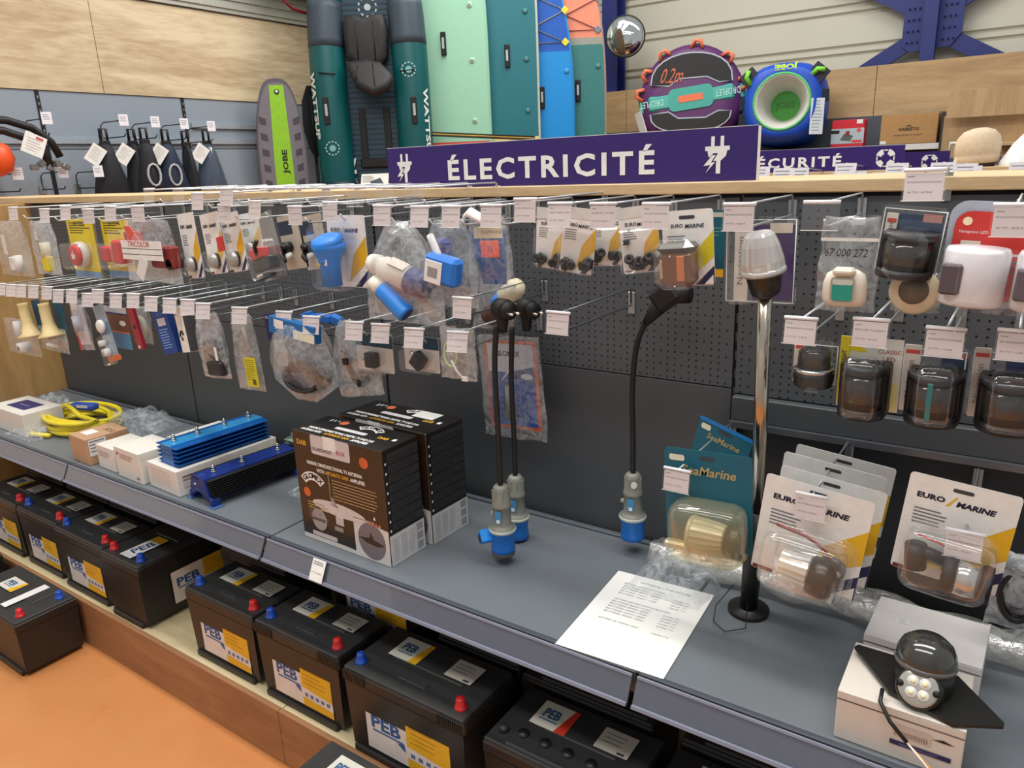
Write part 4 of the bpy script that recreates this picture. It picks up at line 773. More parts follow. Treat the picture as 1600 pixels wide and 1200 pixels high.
# ================================================================ HANGING CABLE ADAPTORS
def adaptor(label,top,bot,side,grp=None,curve=None,flap=False,sticker=None):
    t=thing('cable_adaptor',label,'cable adaptor',tuple(top),0,grp)
    T0=Vector(top); b=Vector(bot)-T0
    m=MB()
    if curve is None: pts=[(0,0,-.03),(b.x*.25,b.y*.3,b.z*.25),(b.x*.7,b.y*.8,b.z*.6),(b.x,b.y,b.z)]
    else: pts=[tuple(Vector(c)-T0) for c in curve]+[tuple(b)]
    # smooth
    P_=[Vector(p) for p in pts]; out=[]
    for i in range(len(P_)-1):
        p0=P_[max(i-1,0)];p1=P_[i];p2=P_[i+1];p3=P_[min(i+2,len(P_)-1)]
        for k in range(8):
            u=k/8; out.append(.5*((2*p1)+(p2-p0)*u+(2*p0-5*p1+4*p2-p3)*u*u+(3*p1-p0-3*p2+p3)*u**3))
    out.append(P_[-1]); m.tube(out,.0062,P(24,24,26,.55),10); m.obj('cable',t)
    m=MB()
    if side==0:
        m.M=RZ(-20); m.cyl((-.012,0,0),(.016,0,0),.021,DBLK,20); m.cyl((.016,0,-.002),(.03,0,-.002),.0185,DBLK,20); m.lathe([(.014,-.0),(.0125,-.03),(.009,-.05)],DBLK,12)
        for q in(-.008,.008): m.cyl((.03,q,-.006),(.05,q,-.006),.0028,P(220,214,200,.25,.9),8)
    else:
        c0=Vector(curve[0])-T0; c1=Vector(curve[1])-T0; m.lathe([(.008,0),(.013,(c0-c1).length*.5),(.021,(c0-c1).length*1.25)],DBLK,14,Matrix.Translation(c1)@(c0-c1).to_track_quat('Z','Y').to_matrix().to_4x4())
        m.M=RY(-38); m.box(-.03,-.024,-.02,.03,.024,.03,DBLK,.008); m.M=Matrix(); m.cyl((.0,0,.005),(.045,0,.01),.02,DBLK,16)
    m.M=Matrix(); m.obj('mains_plug',t)
    GC=P(134,136,126,.45); BC=P(18,104,190,.38); M=T(b.x,b.y,b.z-.005)@Matrix.Diagonal((1,1,-1,1))
    m=MB(); m.lathe([(.013,-.004),(.017,0),(.018,.006),(.021,.038),(.0225,.042),(.0225,.048),(.02,.05),(.0215,.09),(.023,.094),(.03,.098),(.031,.104)],GC,22,M)
    for q in range(8):
        a=q*math.pi/4; m.box(b.x+.019*math.cos(a)-.002,b.y+.019*math.sin(a)-.002,b.z-.035,b.x+.019*math.cos(a)+.002,b.y+.019*math.sin(a)+.002,b.z-.01,GC,.001)
    m.box(b.x-.029,b.y-.004,b.z-.078,b.x-.02,b.y+.004,b.z-.072,P(180,176,160)); m.obj('grip',t)
    m=MB(); m.M=T(b.x,b.y,0)@RZ(12); m.rrect(-.008,b.z-.088,.008,b.z-.056,.003,-.0225,P(60,140,190)); m.rect(-.004,b.z-.086,.004,b.z-.077,-.0228,WHITE); m.obj('blue_label',t)
    m=MB(); m.lathe([(.0305,.103),(.029,.112),(.0265,.122),(.0265,.144),(.028,.15),(.0275,.158),(.024,.16),(.022,.15)],BC,24,M); m.lathe([(.031,.1),(.032,.104),(.0305,.108)],P(190,196,190,.4),24,M); m.obj('blue_socket',t)
    if flap:
        m=MB(); m.M=T(b.x-.034,b.y-.018,b.z-.128)@RZ(-35)@RY(-38); m.box(-.012,-.016,-.016,.012,.016,.014,P(30,140,230,.35),.003); m.box(-.010,-.0175,-.012,.008,-.0155,.006,P(30,50,80),.001); m.obj('hinged_flap',t)
        m=MB(); m.lathe([(.0265,.158),(.027,.166),(.02,.168)],P(96,84,78),20,M); m.obj('end_cap',t)
    if sticker:
        m=MB(); m.M=T(b.x+.012,b.y-.02,b.z-.022)@RZ(30); m.disc(0,0,.007,.009,0,PAPER,14); m.obj('sticker',t)
    return t
Y=1.25
adaptor('black cable with grey and blue socket hanging lowest, with a hinged blue flap',aty(784,482,Y),aty(782,757,Y),0,None,[aty(776,508,Y),aty(773,570,Y),aty(778,670,Y)],flap=True)
Y=1.36
adaptor('black cable with grey and blue socket hanging right behind the one with a flap',aty(822,482,Y),aty(805,742,Y),0,None,[aty(800,512,Y),aty(799,600,Y),aty(803,680,Y)])
Y=1.44
adaptor('black cable hanging alone from a wire hook with grey and blue socket and oval sticker',aty(1045,464,Y),aty(989,738,Y),1,None,[aty(1030,478,Y),aty(1008,506,Y),aty(994,545,Y),aty(988,610,Y),aty(989,680,Y)],sticker=True)
# ================================================================ SHELF GOODS
def carton(name,label,x0,y0,x1,y1,z0,h,mat,rz=0,b=.002,cat='box'):
    t=thing(name,label,cat,((x0+x1)/2,(y0+y1)/2,z0),rz); hx=abs(x1-x0)/2; hy=abs(y1-y0)/2
    m=MB(); m.box(-hx,-hy,0,hx,hy,h-.0012,mat,b); m.obj('body',t)
    m=MB(); m.box(-hx,-hy,h-.0012,hx,hy,h,mat,.0005); m.box(-hx,-hy-.0006,h-.012,hx*.3,-hy,h,mat); m.obj('lid_flap',t)
    return t,hx,hy
CB=P(190,152,118,.7,var=.04,scale=20)
WB=P(224,220,212,.6,var=.02)
t,hx,hy=carton('small_carton','white box with a dark blue label at the left end of the shelf',-3.20,1.10,-2.93,1.24,ZD,.085,WB)
m=MB(); m.M=T(0,0,.0857)@TOP; m.rect(-hx*.55,-hy*.5,hx*.5,hy*.55,-.0,P(52,50,110)); m.text('Navimeter',0,0,-.0005,P(170,180,220),w=.07); m.M=Matrix(); m.rect(-hx*.85,.05,-hx*.7,.062,-hy-.0012,BLACK); m.obj('label',t)
# coiled cable
c_=aty(136,668,1.25); cx=-2.86
t=thing('coiled_cable','thick yellow cable coiled on the shelf with a blue tie','cable',(cx,1.27,ZD))
YC=P(232,212,44,.35,coat=.3); m=MB(); pts=[]
for i in range(24*6):
    a=i*2*math.pi/24; rr=1+.10*math.sin(i*.37)+(i//24)*.012
    pts.append((.145*rr*math.cos(a)+.012*math.sin(i*.05),.095*rr*math.sin(a)+.012*math.cos(i*.21),.012+.0085*(i/24)+.006*math.sin(i*.3)))
pts+=[(.10,-.05,.075),(.03,-.04,.088),(-.05,-.02,.085),(-.09,-.03,.07)]
m.tube(pts,.0085,YC,8); m.tube([(-.11,-.02,.03),(-.17,-.06,.012),(-.15,-.12,.011),(-.06,-.155,.011),(.02,-.13,.011)],.0085,YC,8); m.obj('cable',t)
m=MB(); m.M=T(.0,.02,.075)@RZ(20); m.box(-.06,-.022,-.01,.05,.018,.014,P(46,84,180),.006); m.box(-.02,-.023,.002,.03,-.0215,.012,PAPER); m.obj('blue_tie',t)
m=MB(); m.M=T(.13,.0,.04); m.lathe([(.02,-.025),(.022,0),(.02,.03)],P(50,44,24),12,RX(90)); m.obj('black_band',t)
def film(name,label,x,y,z,w,d,h,seed,mat=None,rz=0,n=16):
    t=thing(name,label,'plastic film',(x,y,z),rz)
    m=MB(); V=[];Fs=[]
    for j in range(n+1):
        for i in range(n+1):
            u=i/n*2-1; v=j/n*2-1; e=max(0,1-u*u)*max(0,1-v*v)
            nz=noise.noise(Vector((u*3+seed,v*3,seed*1.7)))
            V.append((u*w/2+nz*.01,v*d/2+nz*.01,.002+h*(e**.5)*(.75+.8*nz)+abs(noise.noise(Vector((u*7,v*7,seed))))*.012*e))
    for j in range(n):
        for i in range(n): a=j*(n+1)+i; Fs.append((a,a+1,a+n+2,a+n+1))
    m.add(V,Fs,mat or BAG,True); m.obj('film',t); return t
film('plastic_bag','clear crumpled bag behind the coiled yellow cable',-2.66,1.36,ZD,.26,.22,.07,3)
film('plastic_bag','clear crumpled bag between the white box and the yellow cable',-2.96,1.14,ZD,.2,.12,.045,5)
film('plastic_bag','clear crumpled bag behind the white box with blue label',-3.24,1.33,ZD,.2,.12,.06,6)
t,hx,hy=carton('small_carton','brown cardboard box with a white sticker beside the yellow cable',-2.545,1.075,-2.425,1.215,ZD,.088,CB,-3)
m=MB(); m.M=T(-.01,-.02,.0885)@TOP; m.rect(-.03,-.022,.02,.018,-.0,WHITE); m.text('SC12',.035,.045,-.0002,P(90,70,60),h=.018,rot=0); m.M=T(hx,0,0)@SIDE; m.rect(-hy*.9,.03,-hy*.1,.085,-.0012,WHITE); m.lines(-hy*.85,.08,-hy*.15,4,.011,.004,-.0015,GREYT); m.obj('sticker',t)
t,hx,hy=carton('small_carton','low white carton between the brown box and the taller white carton',-2.395,1.085,-2.285,1.20,ZD,.078,WB,-2)
m=MB(); m.lines(-hx*.8,.06,hx*.6,3,.007,.002,-hy-.0012,P(170,140,140)); m.obj('print',t)
t,hx,hy=carton('small_carton','white carton with small red print, standing left of the long box',-2.262,1.075,-2.115,1.20,ZD,.098,WB,-2)
m=MB(); m.rect(-hx*.85,.074,-hx*.7,.082,-hy-.0012,P(190,60,70)); m.lines(-hx*.6,.08,hx*.5,3,.006,.0018,-hy-.0012,P(190,120,120)); m.rect(hx*.6,.012,hx*.75,.02,-hy-.0012,GREYT); m.obj('print',t)
t,hx,hy=carton('small_carton','flat white carton with grey italic print behind the carton with red print',-2.25,1.24,-2.07,1.43,ZD,.075,WB,-4)
m=MB(); m.M=T(0,-.02,.0757)@TOP; m.text('SOLAR',-.02,.0,-.0004,P(130,130,130),w=.10,shear=.2); m.obj('print',t)
t,hx,hy=carton('long_carton','long white carton carrying the bright blue finned heat sink',-2.09,1.08,-1.925,1.42,ZD,.078,WB,-3)
m=MB(); m.M=T(hx,0,0)@SIDE; m.rect(-hy*.9,.055,-hy*.45,.060,-.0012,P(130,110,130)); m.rect(-hy*.9,.045,-hy*.45,.050,-.0012,P(150,130,140)); m.rect(-hy*.9,.024,-hy*.6,.040,-.0012,P(205,200,196)); m.M=Matrix(); m.lines(-hx*.8,.064,hx*.6,7,.007,.0012,-hy-.0012,P(230,190,180),.1); m.obj('print',t)
def stud(m,x,y,z,s=1):
    m.M=T(x,y,z)@Matrix.Scale(s,4); m.lathe([(.009,0),(.009,.004)],ZINC,6); m.lathe([(.007,.004),(.007,.009)],CHROME,6); m.lathe([(.0035,.009),(.0035,.022)],CHROME,8); m.lathe([(.006,.012),(.006,.016)],ZINC,6); m.M=Matrix()
def sink1():
    t=thing('heat_sink','bright blue finned aluminium battery isolator on the long white carton','battery isolator',(-1.995,1.255,ZD+.0785),-4)
    BL=P(20,98,180,.35,.35); L=.155
    m=MB(); m.box(-.032,-L,.0,.032,L,.058,BL,.001)
    for k in range(5): m.box(-.058,-L,.006+k*.0125,.058,L,.009+k*.0125,BL,.0006)
    m.box(-.045,-L,-.0,.045,L,.003,BL); m.obj('finned_body',t)
    m=MB(); m.box(-.026,-L,.058,.026,L,.064,P(60,160,226,.3,.3),.001); m.obj('top_plate',t)
    for y in(-.125,-.05,.04,.125): m=MB(); stud(m,-.008,y,.064); m.obj('terminal_stud',t)
sink1()
def sink2():
    t=thing('heat_sink','dark blue battery isolator with black fins and mounting feet on the shelf','battery isolator',(-1.83,1.235,ZD),-6)
    BL=P(26,52,130,.4,.2); L=.15; m=MB()
    V=[(-.03,.078),(.03,.078),(.05,.03),(.062,.022),(.03,.022),(.012,.03),(-.012,.03),(-.03,.022),(-.062,.022),(-.05,.03)]
    m.shape([(-.034,.078),(.034,.078),(.05,.028),(.06,.024),(.052,.02),(.03,.022),(.018,.034),(-.018,.034),(-.03,.022),(-.052,.02),(-.06,.024),(-.05,.028)],-L,BL,2*L)
    m.disc(-.01,.077,.02,.008,-L,BL,12,.02); m.rect(-.024,.052,-.012,.058,-L-.0006,WHITE); m.lines(-.02,.044,.01,2,.006,.002,-L-.0006,P(90,110,180)); m.obj('housing',t)
    for sx in(-1,1):
        m=MB()
        for k in range(8):
            z=.03+k*.006; x0=.05-(z-.028)*.32; m.box(min(sx*x0,sx*(x0+.016)),-L+.006,z,max(sx*x0,sx*(x0+.016)),L-.006,z+.0022,DBLK)
        m.obj('fins',t)
    for sx in(-1,1):
        for sy in(-1,1):
            m=MB(); y0=sy*(L-.014)-.014; m.box(sx*.056-.008,y0,.003,sx*.056+.008,y0+.028,.026,BL,.003); m.box(sx*.062-.014,y0-.004,0,sx*.062+.014,y0+.03,.004,P(90,130,190,.3,.5),.001); m.obj('foot',t)
    for y in(-.10,-.01,.11): m=MB(); stud(m,0,y,.078,1.0); m.obj('terminal_stud',t)
sink2()
# circuit board in an open carton
t=thing('open_carton','open cream carton holding a green circuit board behind the antenna boxes','box',(-1.80,1.43,ZD),-4)
m=MB(); m.box(-.09,-.055,0,.09,.055,.045,P(214,196,150,.7),.002); m.obj('carton',t)
tc=thing('circuit_board','green circuit board unit with black clip in the cream carton','circuit board',(-1.80,1.43,ZD+.046),-4)
m=MB(); m.box(-.05,-.04,0,.07,.04,.008,P(90,110,90,.4),.001); 
for k in range(4): m.box(-.045,-.04,.012+k*.01,.07,.04,.015+k*.01,P(150,165,150,.4)); 
m.cyl((-.02,-.02,.05),(-.02,-.02,.065),.008,ZINC); m.cyl((.02,0,.05),(.02,0,.062),.01,P(90,90,90)); m.box(-.04,-.035,.008,-.035,.035,.05,P(110,130,110)); m.box(.06,-.035,.008,.065,.035,.05,P(110,130,110)); m.obj('board',tc)
m=MB(); m.box(-.012,-.046,-.01,.03,-.041,.04,BLACK,.002); m.tube([(-.015,-.048,.03),(-.02,-.052,.0),(-.02,-.053,-.04)],.0016,BLACK,6); m.obj('clip',tc)
film('plastic_bag','small clear bag between the dark blue isolator and the antenna box',-1.62,1.30,ZD,.12,.1,.02,9)
# antenna boxes
BR=P(48,34,24,.35,var=.04,coat=.2); BK=P(26,23,22,.35,coat=.2); GLD=P(214,160,40,.5); BOXW=P(216,212,208,.45)
def antenna(label,x,y,rz,paper,front=True):
    W,H,D=.304,.288,.150 if front else .15; D=.118 if front else .135
    t=thing('antenna_box',label,'box',(x,y,ZD),rz); X=-W/2
    m=MB(); m.box(X,0,0,-X,D,H,BK,.002); m.obj('carton',t)
    m=MB(); y=-.0006
    m.rect(X+.001,0.001,-X-.001,H-.001,y,BOXW); m.shape([(X+.001,.022),(X+W*.62,.012),(X+W*.62,.105),(-X-.001,.09),(-X-.001,H-.001),(X+.001,H-.001)],y-.0003,BR)
    m.rect(X+.001,.014,X+W*.62,.024,y-.0004,BK); m.obj('printed_front',t)
    y-=.0007; m=MB()
    m.text('DAB',X+.032,H-.028,y,GLD,w=.034,bold=.04); m.rrect(X+.066,H-.05,X+.2,H-.001,.006,y,P(206,196,196)); m.box(X+.112,y-.0006,H-.032,X+.155,y,H+.001,WHITE); m.text('GLA8GHOST',X+.105,H-.036,y-.0008,INKD,w=.07); m.text('BOX',X+.17,H-.032,y-.0008,P(190,60,100),w=.03)
    m.disc(-X-.06,H-.04,.0145,.0135,y,P(206,98,50),20)
    m.text('MARINE OMNIDIRECTIONAL TV ANTENNA',-.012,H-.076,y,WHITE,w=.19,h=.0095,bold=.03); m.text('WITH',-.062,H-.092,y,WHITE,w=.026,h=.0095,bold=.03); m.text('AUTOMATIC GAIN',-.005,H-.092,y,GLD,w=.08,h=.0095,bold=.03); m.text('AMPLIFIER',.066,H-.092,y,WHITE,w=.05,h=.0095,bold=.03); m.obj('front_lettering',t)
    def arc(m,cx,cz,s,y):
        for a in range(-50,50,10): m.shape([(cx+k_*s*math.sin(R(a+e_)),cz-s+k_*s*math.cos(R(a+e_))) for k_,e_ in((1,0),(1,10),(.6,10),(.6,0))],y,WHITE)
        for i,ch in enumerate('GLOMEX'):
            a=-38+i*15.2; m.text(ch,cx+s*.82*math.sin(R(a)),cz-s+s*.82*math.cos(R(a)),y-.0005,BLACK,h=s*.26,bold=.03,rot=-a)
    m=MB(); arc(m,X+.058,H-.100,.056,y); m.obj('logo_badge',t)
    m=MB(); m.disc(X+.032,H-.158,.0125,.0125,y,P(216,104,50),18)
    m.rect(X+.116,H-.16,X+.118,H-.088,y,P(170,160,150)); m.shape([(X+.112,H-.176),(X+.122,H-.15),(X+.142,H-.178)],y,P(150,140,134))
    DK=[(.092*math.cos(i*math.pi/14),.019*math.sin(i*math.pi/14)) for i in range(28)]; m.shape([(X+.14+u_,H-.183-u_*.03+v_*.9) for u_,v_ in DK],y,P(212,202,200)); m.box(X+.128,y-.0004,H-.222,X+.155,y,H-.2,P(200,190,190))
    m.disc(X+.066,H-.225,.027,.03,y,P(168,156,154),22); m.rect(X+.04,H-.23,X+.088,H-.222,y-.0003,P(90,84,82)); m.rrect(X+.035,.016,X+.125,.028,.004,y-.0003,P(206,190,190))
    m.disc(-X-.058,.052,.045,.047,y,P(120,112,118),26); m.shape([(-X-.1,.055),(-X-.06,.06),(-X-.015,.05),(-X-.04,.042),(-X-.075,.045)],y-.0004,P(60,44,34)); m.shape([(-X-.065,.058),(-X-.06,.075),(-X-.05,.058)],y-.0004,P(60,44,34)); m.obj('antenna_picture',t)
    m=MB(); m.lines(X+.128,H-.106,-X-.026,7,.008,.002,y,P(190,160,110),.08); m.lines(X+.03,H-.182,X+.11,3,.007,.0022,y,P(200,170,110),.3); m.lines(X+.032,H-.203,X+.1,5,.005,.0014,y,GREYP,.3); m.lines(X+.19,H-.185,-X-.025,1,.006,.003,y,P(180,170,160)); 
    for q in range(4): m.disc(-X-.06+q*.011,H-.19,.004,.004,y-.0002,P(210,120,90),8)
    m.shape([(-X-.046,H-.178),(-X-.042,H-.168),(-X-.038,H-.178)],y,WHITE); m.lines(X+.2,H-.222,-X-.02,1,.006,.002,y,P(170,160,150)); m.rect(X+.12,H-.24,X+.15,H-.228,y,GREYP); m.obj('small_print',t)
    m=MB(); m.M=T(-X,D/2,0)@SIDE; m.rect(-D/2+.001,.001,D/2-.001,.078,-.0006,P(206,204,204)); 
    for q in range(3): m.rect(D/2-.028,.008+q*.024,D/2-.008,.026+q*.024,-.001,P(150,150,150))
    for q in range(3): m.lines(-D/2+.01+q*.026,.068,-D/2+.032+q*.026,12,.005,.0016,-.001,P(176,176,176),.2)
    m.rect(-D/2+.014,.084,D/2-.003,H-.012,-.0004,P(46,46,46,.6))
    for q in range(8): m.rect(-D/2+.014,.083+q*.0235,D/2-.003,.0858+q*.0235,-.001,DBLK); m.disc(-D/2+.007,.09+q*.0235,.0028,.0034,-.0012,PAPER,8); m.lines(-D/2+.02,.1+q*.0235,D/2-.01,2,.007,.0018,-.001,P(34,34,34),.4)
    m.obj('printed_side',t)
    m=MB(); m.M=T(0,D/2,H)@TOP; z_=-.0008; m.text('MARINE OMNIDIRECTIONAL DIGITAL TV AND DAB',-.015,-D*.22,z_,WHITE,w=.22,h=.011,bold=.03); m.text('ANTENNA WITH',-.10,-D*.36,z_,WHITE,w=.07,h=.011,bold=.03); m.text('AUTOMATIC GAIN',-.012,-D*.36,z_,GLD,w=.085,h=.011,bold=.03); m.text('AMPLIFIER',.066,-D*.36,z_,WHITE,w=.055,h=.011,bold=.03)
    m.rrect(-.06,-D*.06,.045,D*.06,.004,z_,P(206,200,206)); m.disc(-.065,D*.28,.0135,.012,z_,P(214,110,70),16); arc(m,.03,D*.44,.055,z_); m.rect(.125,D*.0,.135,D*.1,z_,WHITE); m.text('DAB',.098,D*.02,z_,GLD,w=.032,bold=.04)
    for q in range(3): m.rect(-.115+q*.012,D*.22+q*.004,-.109+q*.012,D*.34,z_,P(190,196,200))
    if paper: m.box(.03,z_-.001,D*.1,.10,z_,D*.42,WHITE)
    m.obj('printed_top',t)
    return t
antenna('front brown and black TV antenna box with white lower corner',-1.276,1.10,-1,False)
antenna('rear black TV antenna box, half hidden, with a white slip on top',-1.262,1.235,-2,True,False)
# paper sheet
ps=[atz(*q,ZD+.003) for q in ((968,888),(1118,932),(1035,1066),(868,1000))]
cx=sum(p.x for p in ps)/4; cy=sum(p.y for p in ps)/4
t=thing('price_list','white A4 battery price list taped flat on the grey shelf','sheet',(cx,cy,ZD+.0015),3)
m=MB(); m.box(-.108,-.152,0,.108,.150,.0008,P(240,240,236,.5,var=.01)); m.obj('paper',t)
m=MB(); m.M=T(0,0,.0013)@TOP
m.text('BATTERIES DECHARGE LENTE PEB',.01,.125,0,P(120,122,126),w=.11,h=.005); rows=[('BATTERIE DEMARRAGE DOUBLE',.108,1),('BATTERIE 60AH - 70AH',.098,0),('BATTERIE 80AH - 90AH',.088,0),('BATTERIE 100AH / 110A',.078,0),('BATTERIE 120AH / 140A',.068,0),('BATTERIE SERVICES CONSTANTES ET SEMI',.044,2),('BATTERIE 80AH / 512H',.034,0),('BATTERIE 90AH / 600A',.024,0),('BATTERIE 100AH / 750A',.014,0),('BATTERIE 120AH / 800A',.004,0),('BATTERIE 140AH / 900A',-.006,0),('BATTERIE GEL MARINE 120AH',-.032,0)]
for s_,z,k in rows: m.text(s_,-.03+(.02 if k==2 else 0),z,0,P(128,130,134),w=(.085,.09,.12)[k],h=.0045)
for i,z in enumerate((.092,.082,.072,.062,.030,.02,.01,0,-.01,-.036)): m.text('%d,00€ TTC'%(139+i*23),.058,z,0,P(128,130,134),w=.035,h=.0045)
m.obj('printed_text',t)
m=MB(); m.box(-.112,-.157,-.0008,.112,.154,-.0002,CLEAR); m.obj('plastic_sleeve',t)
# white cartons and winged lamp
t,hx,hy=carton('white_carton','rear white carton with embossed mark behind the winged lamp',-.150,1.25,.025,1.39,ZD,.080,P(214,210,208,.6,var=.02),-2)
m=MB(); m.M=T(-.03,.0,.0807)@TOP; m.rrect(-.02,-.004,.0,.014,.003,0,P(226,224,222)); m.rrect(-.0165,-.001,-.004,.011,.002,-.0003,P(208,206,204)); m.M=Matrix(); m.rect(-hx,.066,hx,.0675,-hy-.001,P(90,70,70)); m.obj('embossed_mark',t)
t,hx,hy=carton('white_carton','front white carton with barcode, carrying the black winged lamp',-.158,1.07,.013,1.212,ZD,.086,P(214,206,196,.6,var=.02),0)
m=MB(); m.rect(-.005,.042,.045,.062,-hy-.001,P(196,186,176)); 
for q in range(14): m.rect(-.003+q*.0032,.044,-.0012+q*.0032,.052,-hy-.0013,P(140,128,124))
m.box(-.008,-hy-.0016,.026,.072,-hy-.0008,.034,NAVY,.0003); m.text('NAVIGATION LIGHT',.03,.030,-hy-.002,P(130,130,190),w=.05); m.rect(-hx,.072,hx,.0735,-hy-.001,P(80,60,60)); m.shape([(.045,.056),(.06,.060),(.075,.056),(.06,.0555)],-hy-.0012,BLACK); m.obj('barcode_label',t)
t=thing('winged_lamp','black winged lamp with domed smoked lens and round led insert on the white carton','lamp',(-.055,1.135,ZD+.0885),-3)
m=MB()
def wing(pts,z0,z1): m.M=Matrix.Rotation(R(-90),4,'X')@Matrix.Identity(4); m.shape([(x,y) for x,y in pts],-z1,P(24,24,22,.4),z1-z0); m.M=Matrix()
wing([(-.102,.042),(-.098,.05),(-.045,.052),(.045,.052),(.112,-.018),(.112,-.026),(.105,-.03),(.06,-.055),(.055,-.058),(-.035,-.035)],0,.005)
o_=m.obj('wing_plate',t); o_.location=(0,-.006,.004); o_.rotation_euler=(R(4),0,0)
m=MB(); M=T(.004,-.004,-.002)@RX(-6)
m.lathe([(.040,0),(.041,.03),(.040,.050)],P(26,26,24,.4),26,M); m.lathe([(.034,0),(.032,.03),(.029,.036)],P(26,26,24,.4),26,M@T(0,-.012,.014)@RX(66)); m.obj('housing',t)
m=MB(); m.lathe([(.041,.0),(.042,.008),(.040,.022),(.034,.034),(.022,.043),(.006,.047)],P(50,50,48,.16,0,0,40,0,1),28,M@T(0,0,.048)); m.lathe([(.0425,-.001),(.0432,.003),(.0425,.007)],P(90,90,88,.2),28,M@T(0,0,.048)); m.obj('smoked_dome',t)
m=MB(); Mi=M@T(0,-.012,.014)@RX(66)@T(0,0,.034); m.lathe([(.027,0),(.027,.004),(.024,.006)],P(176,176,170,.15,.4),26,Mi)
for q in range(4):
    a=R(45+90*q); m.lathe([(.0035,.0),(.003,.0025),(.001,.003)],P(236,226,170,.2),12,Mi@T(.0115*math.cos(a),.0115*math.sin(a),.006)); m.lathe([(.0085,0),(.0075,.0015)],P(210,212,208,.2),14,Mi@T(.0115*math.cos(a),.0115*math.sin(a),.0055))
for q in(-1,1): m.lathe([(.005,0),(.005,.007)],DBLK,10,Mi@T(q*.024,0,.0))
m.obj('led_insert',t)
m=MB(); a0=Vector((-.042,-.05,.012)); pts=[a0,a0+Vector((.002,-.02,-.008)),a0+Vector((.02,-.035,-.025)),a0+Vector((.045,-.04,-.045))]; m.tube(pts,.003,BLACK,8); m.obj('black_cable',t)
for nm,cmat,dx in(('yellow_wire',P(214,150,50),.0),('white_wire',P(226,224,216),.004)):
    m=MB(); e=pts[-1]; m.tube([e,e+Vector((.03,-.004-dx,-.022)),e+Vector((.055,-.006-dx*3,-.034)),e+Vector((.085 if dx==0 else .06,-.012-dx*4,-.040))],.0014,cmat,6); m.obj(nm,t)
# wrap along the back of the right bay
t=thing('plastic_roll','long crumpled roll of clear plastic film along the back of the right shelf','plastic film',(-.22,1.44,ZD+.002),0)
m=MB(); V=[];Fs=[]; n=46;k=12
for i in range(n+1):
    u=i/n
    for j in range(k):
        a=2*math.pi*j/k; nv=noise.noise(Vector((u*16,math.cos(a)*1.6,math.sin(a)*1.6))); r=.030*(1+.5*nv); V.append((-.40+u*.9,-.01+.035*math.sin(u*5)*.4+1.4*r*math.cos(a),max(.001,.026+r*math.sin(a)*.9)))
for i in range(n):
    for j in range(k): q=(j+1)%k; Fs.append((i*k+j,i*k+q,(i+1)*k+q,(i+1)*k+j))
m.add(V,Fs,clear('film_roll',haze=.22,gloss=.35,wr=.9,rough=.12,hcol=(.6,.6,.55),scale=30),True); m.obj('film',t)
film('plastic_bag','clear crumpled bag on the shelf under the teal lamp cards',-.54,1.36,ZD,.17,.15,.055,12)
m=MB(); m.tube([(-.405,1.33,.68),(-.43,1.30,.64),(-.42,1.26,.63),(-.39,1.24,.629),(-.36,1.27,.629),(-.37,1.31,.66)],.0012,BLACK,6); m.obj('loose_wire',None,('thin black wire looping onto the shelf below the pole lamp','wire'))
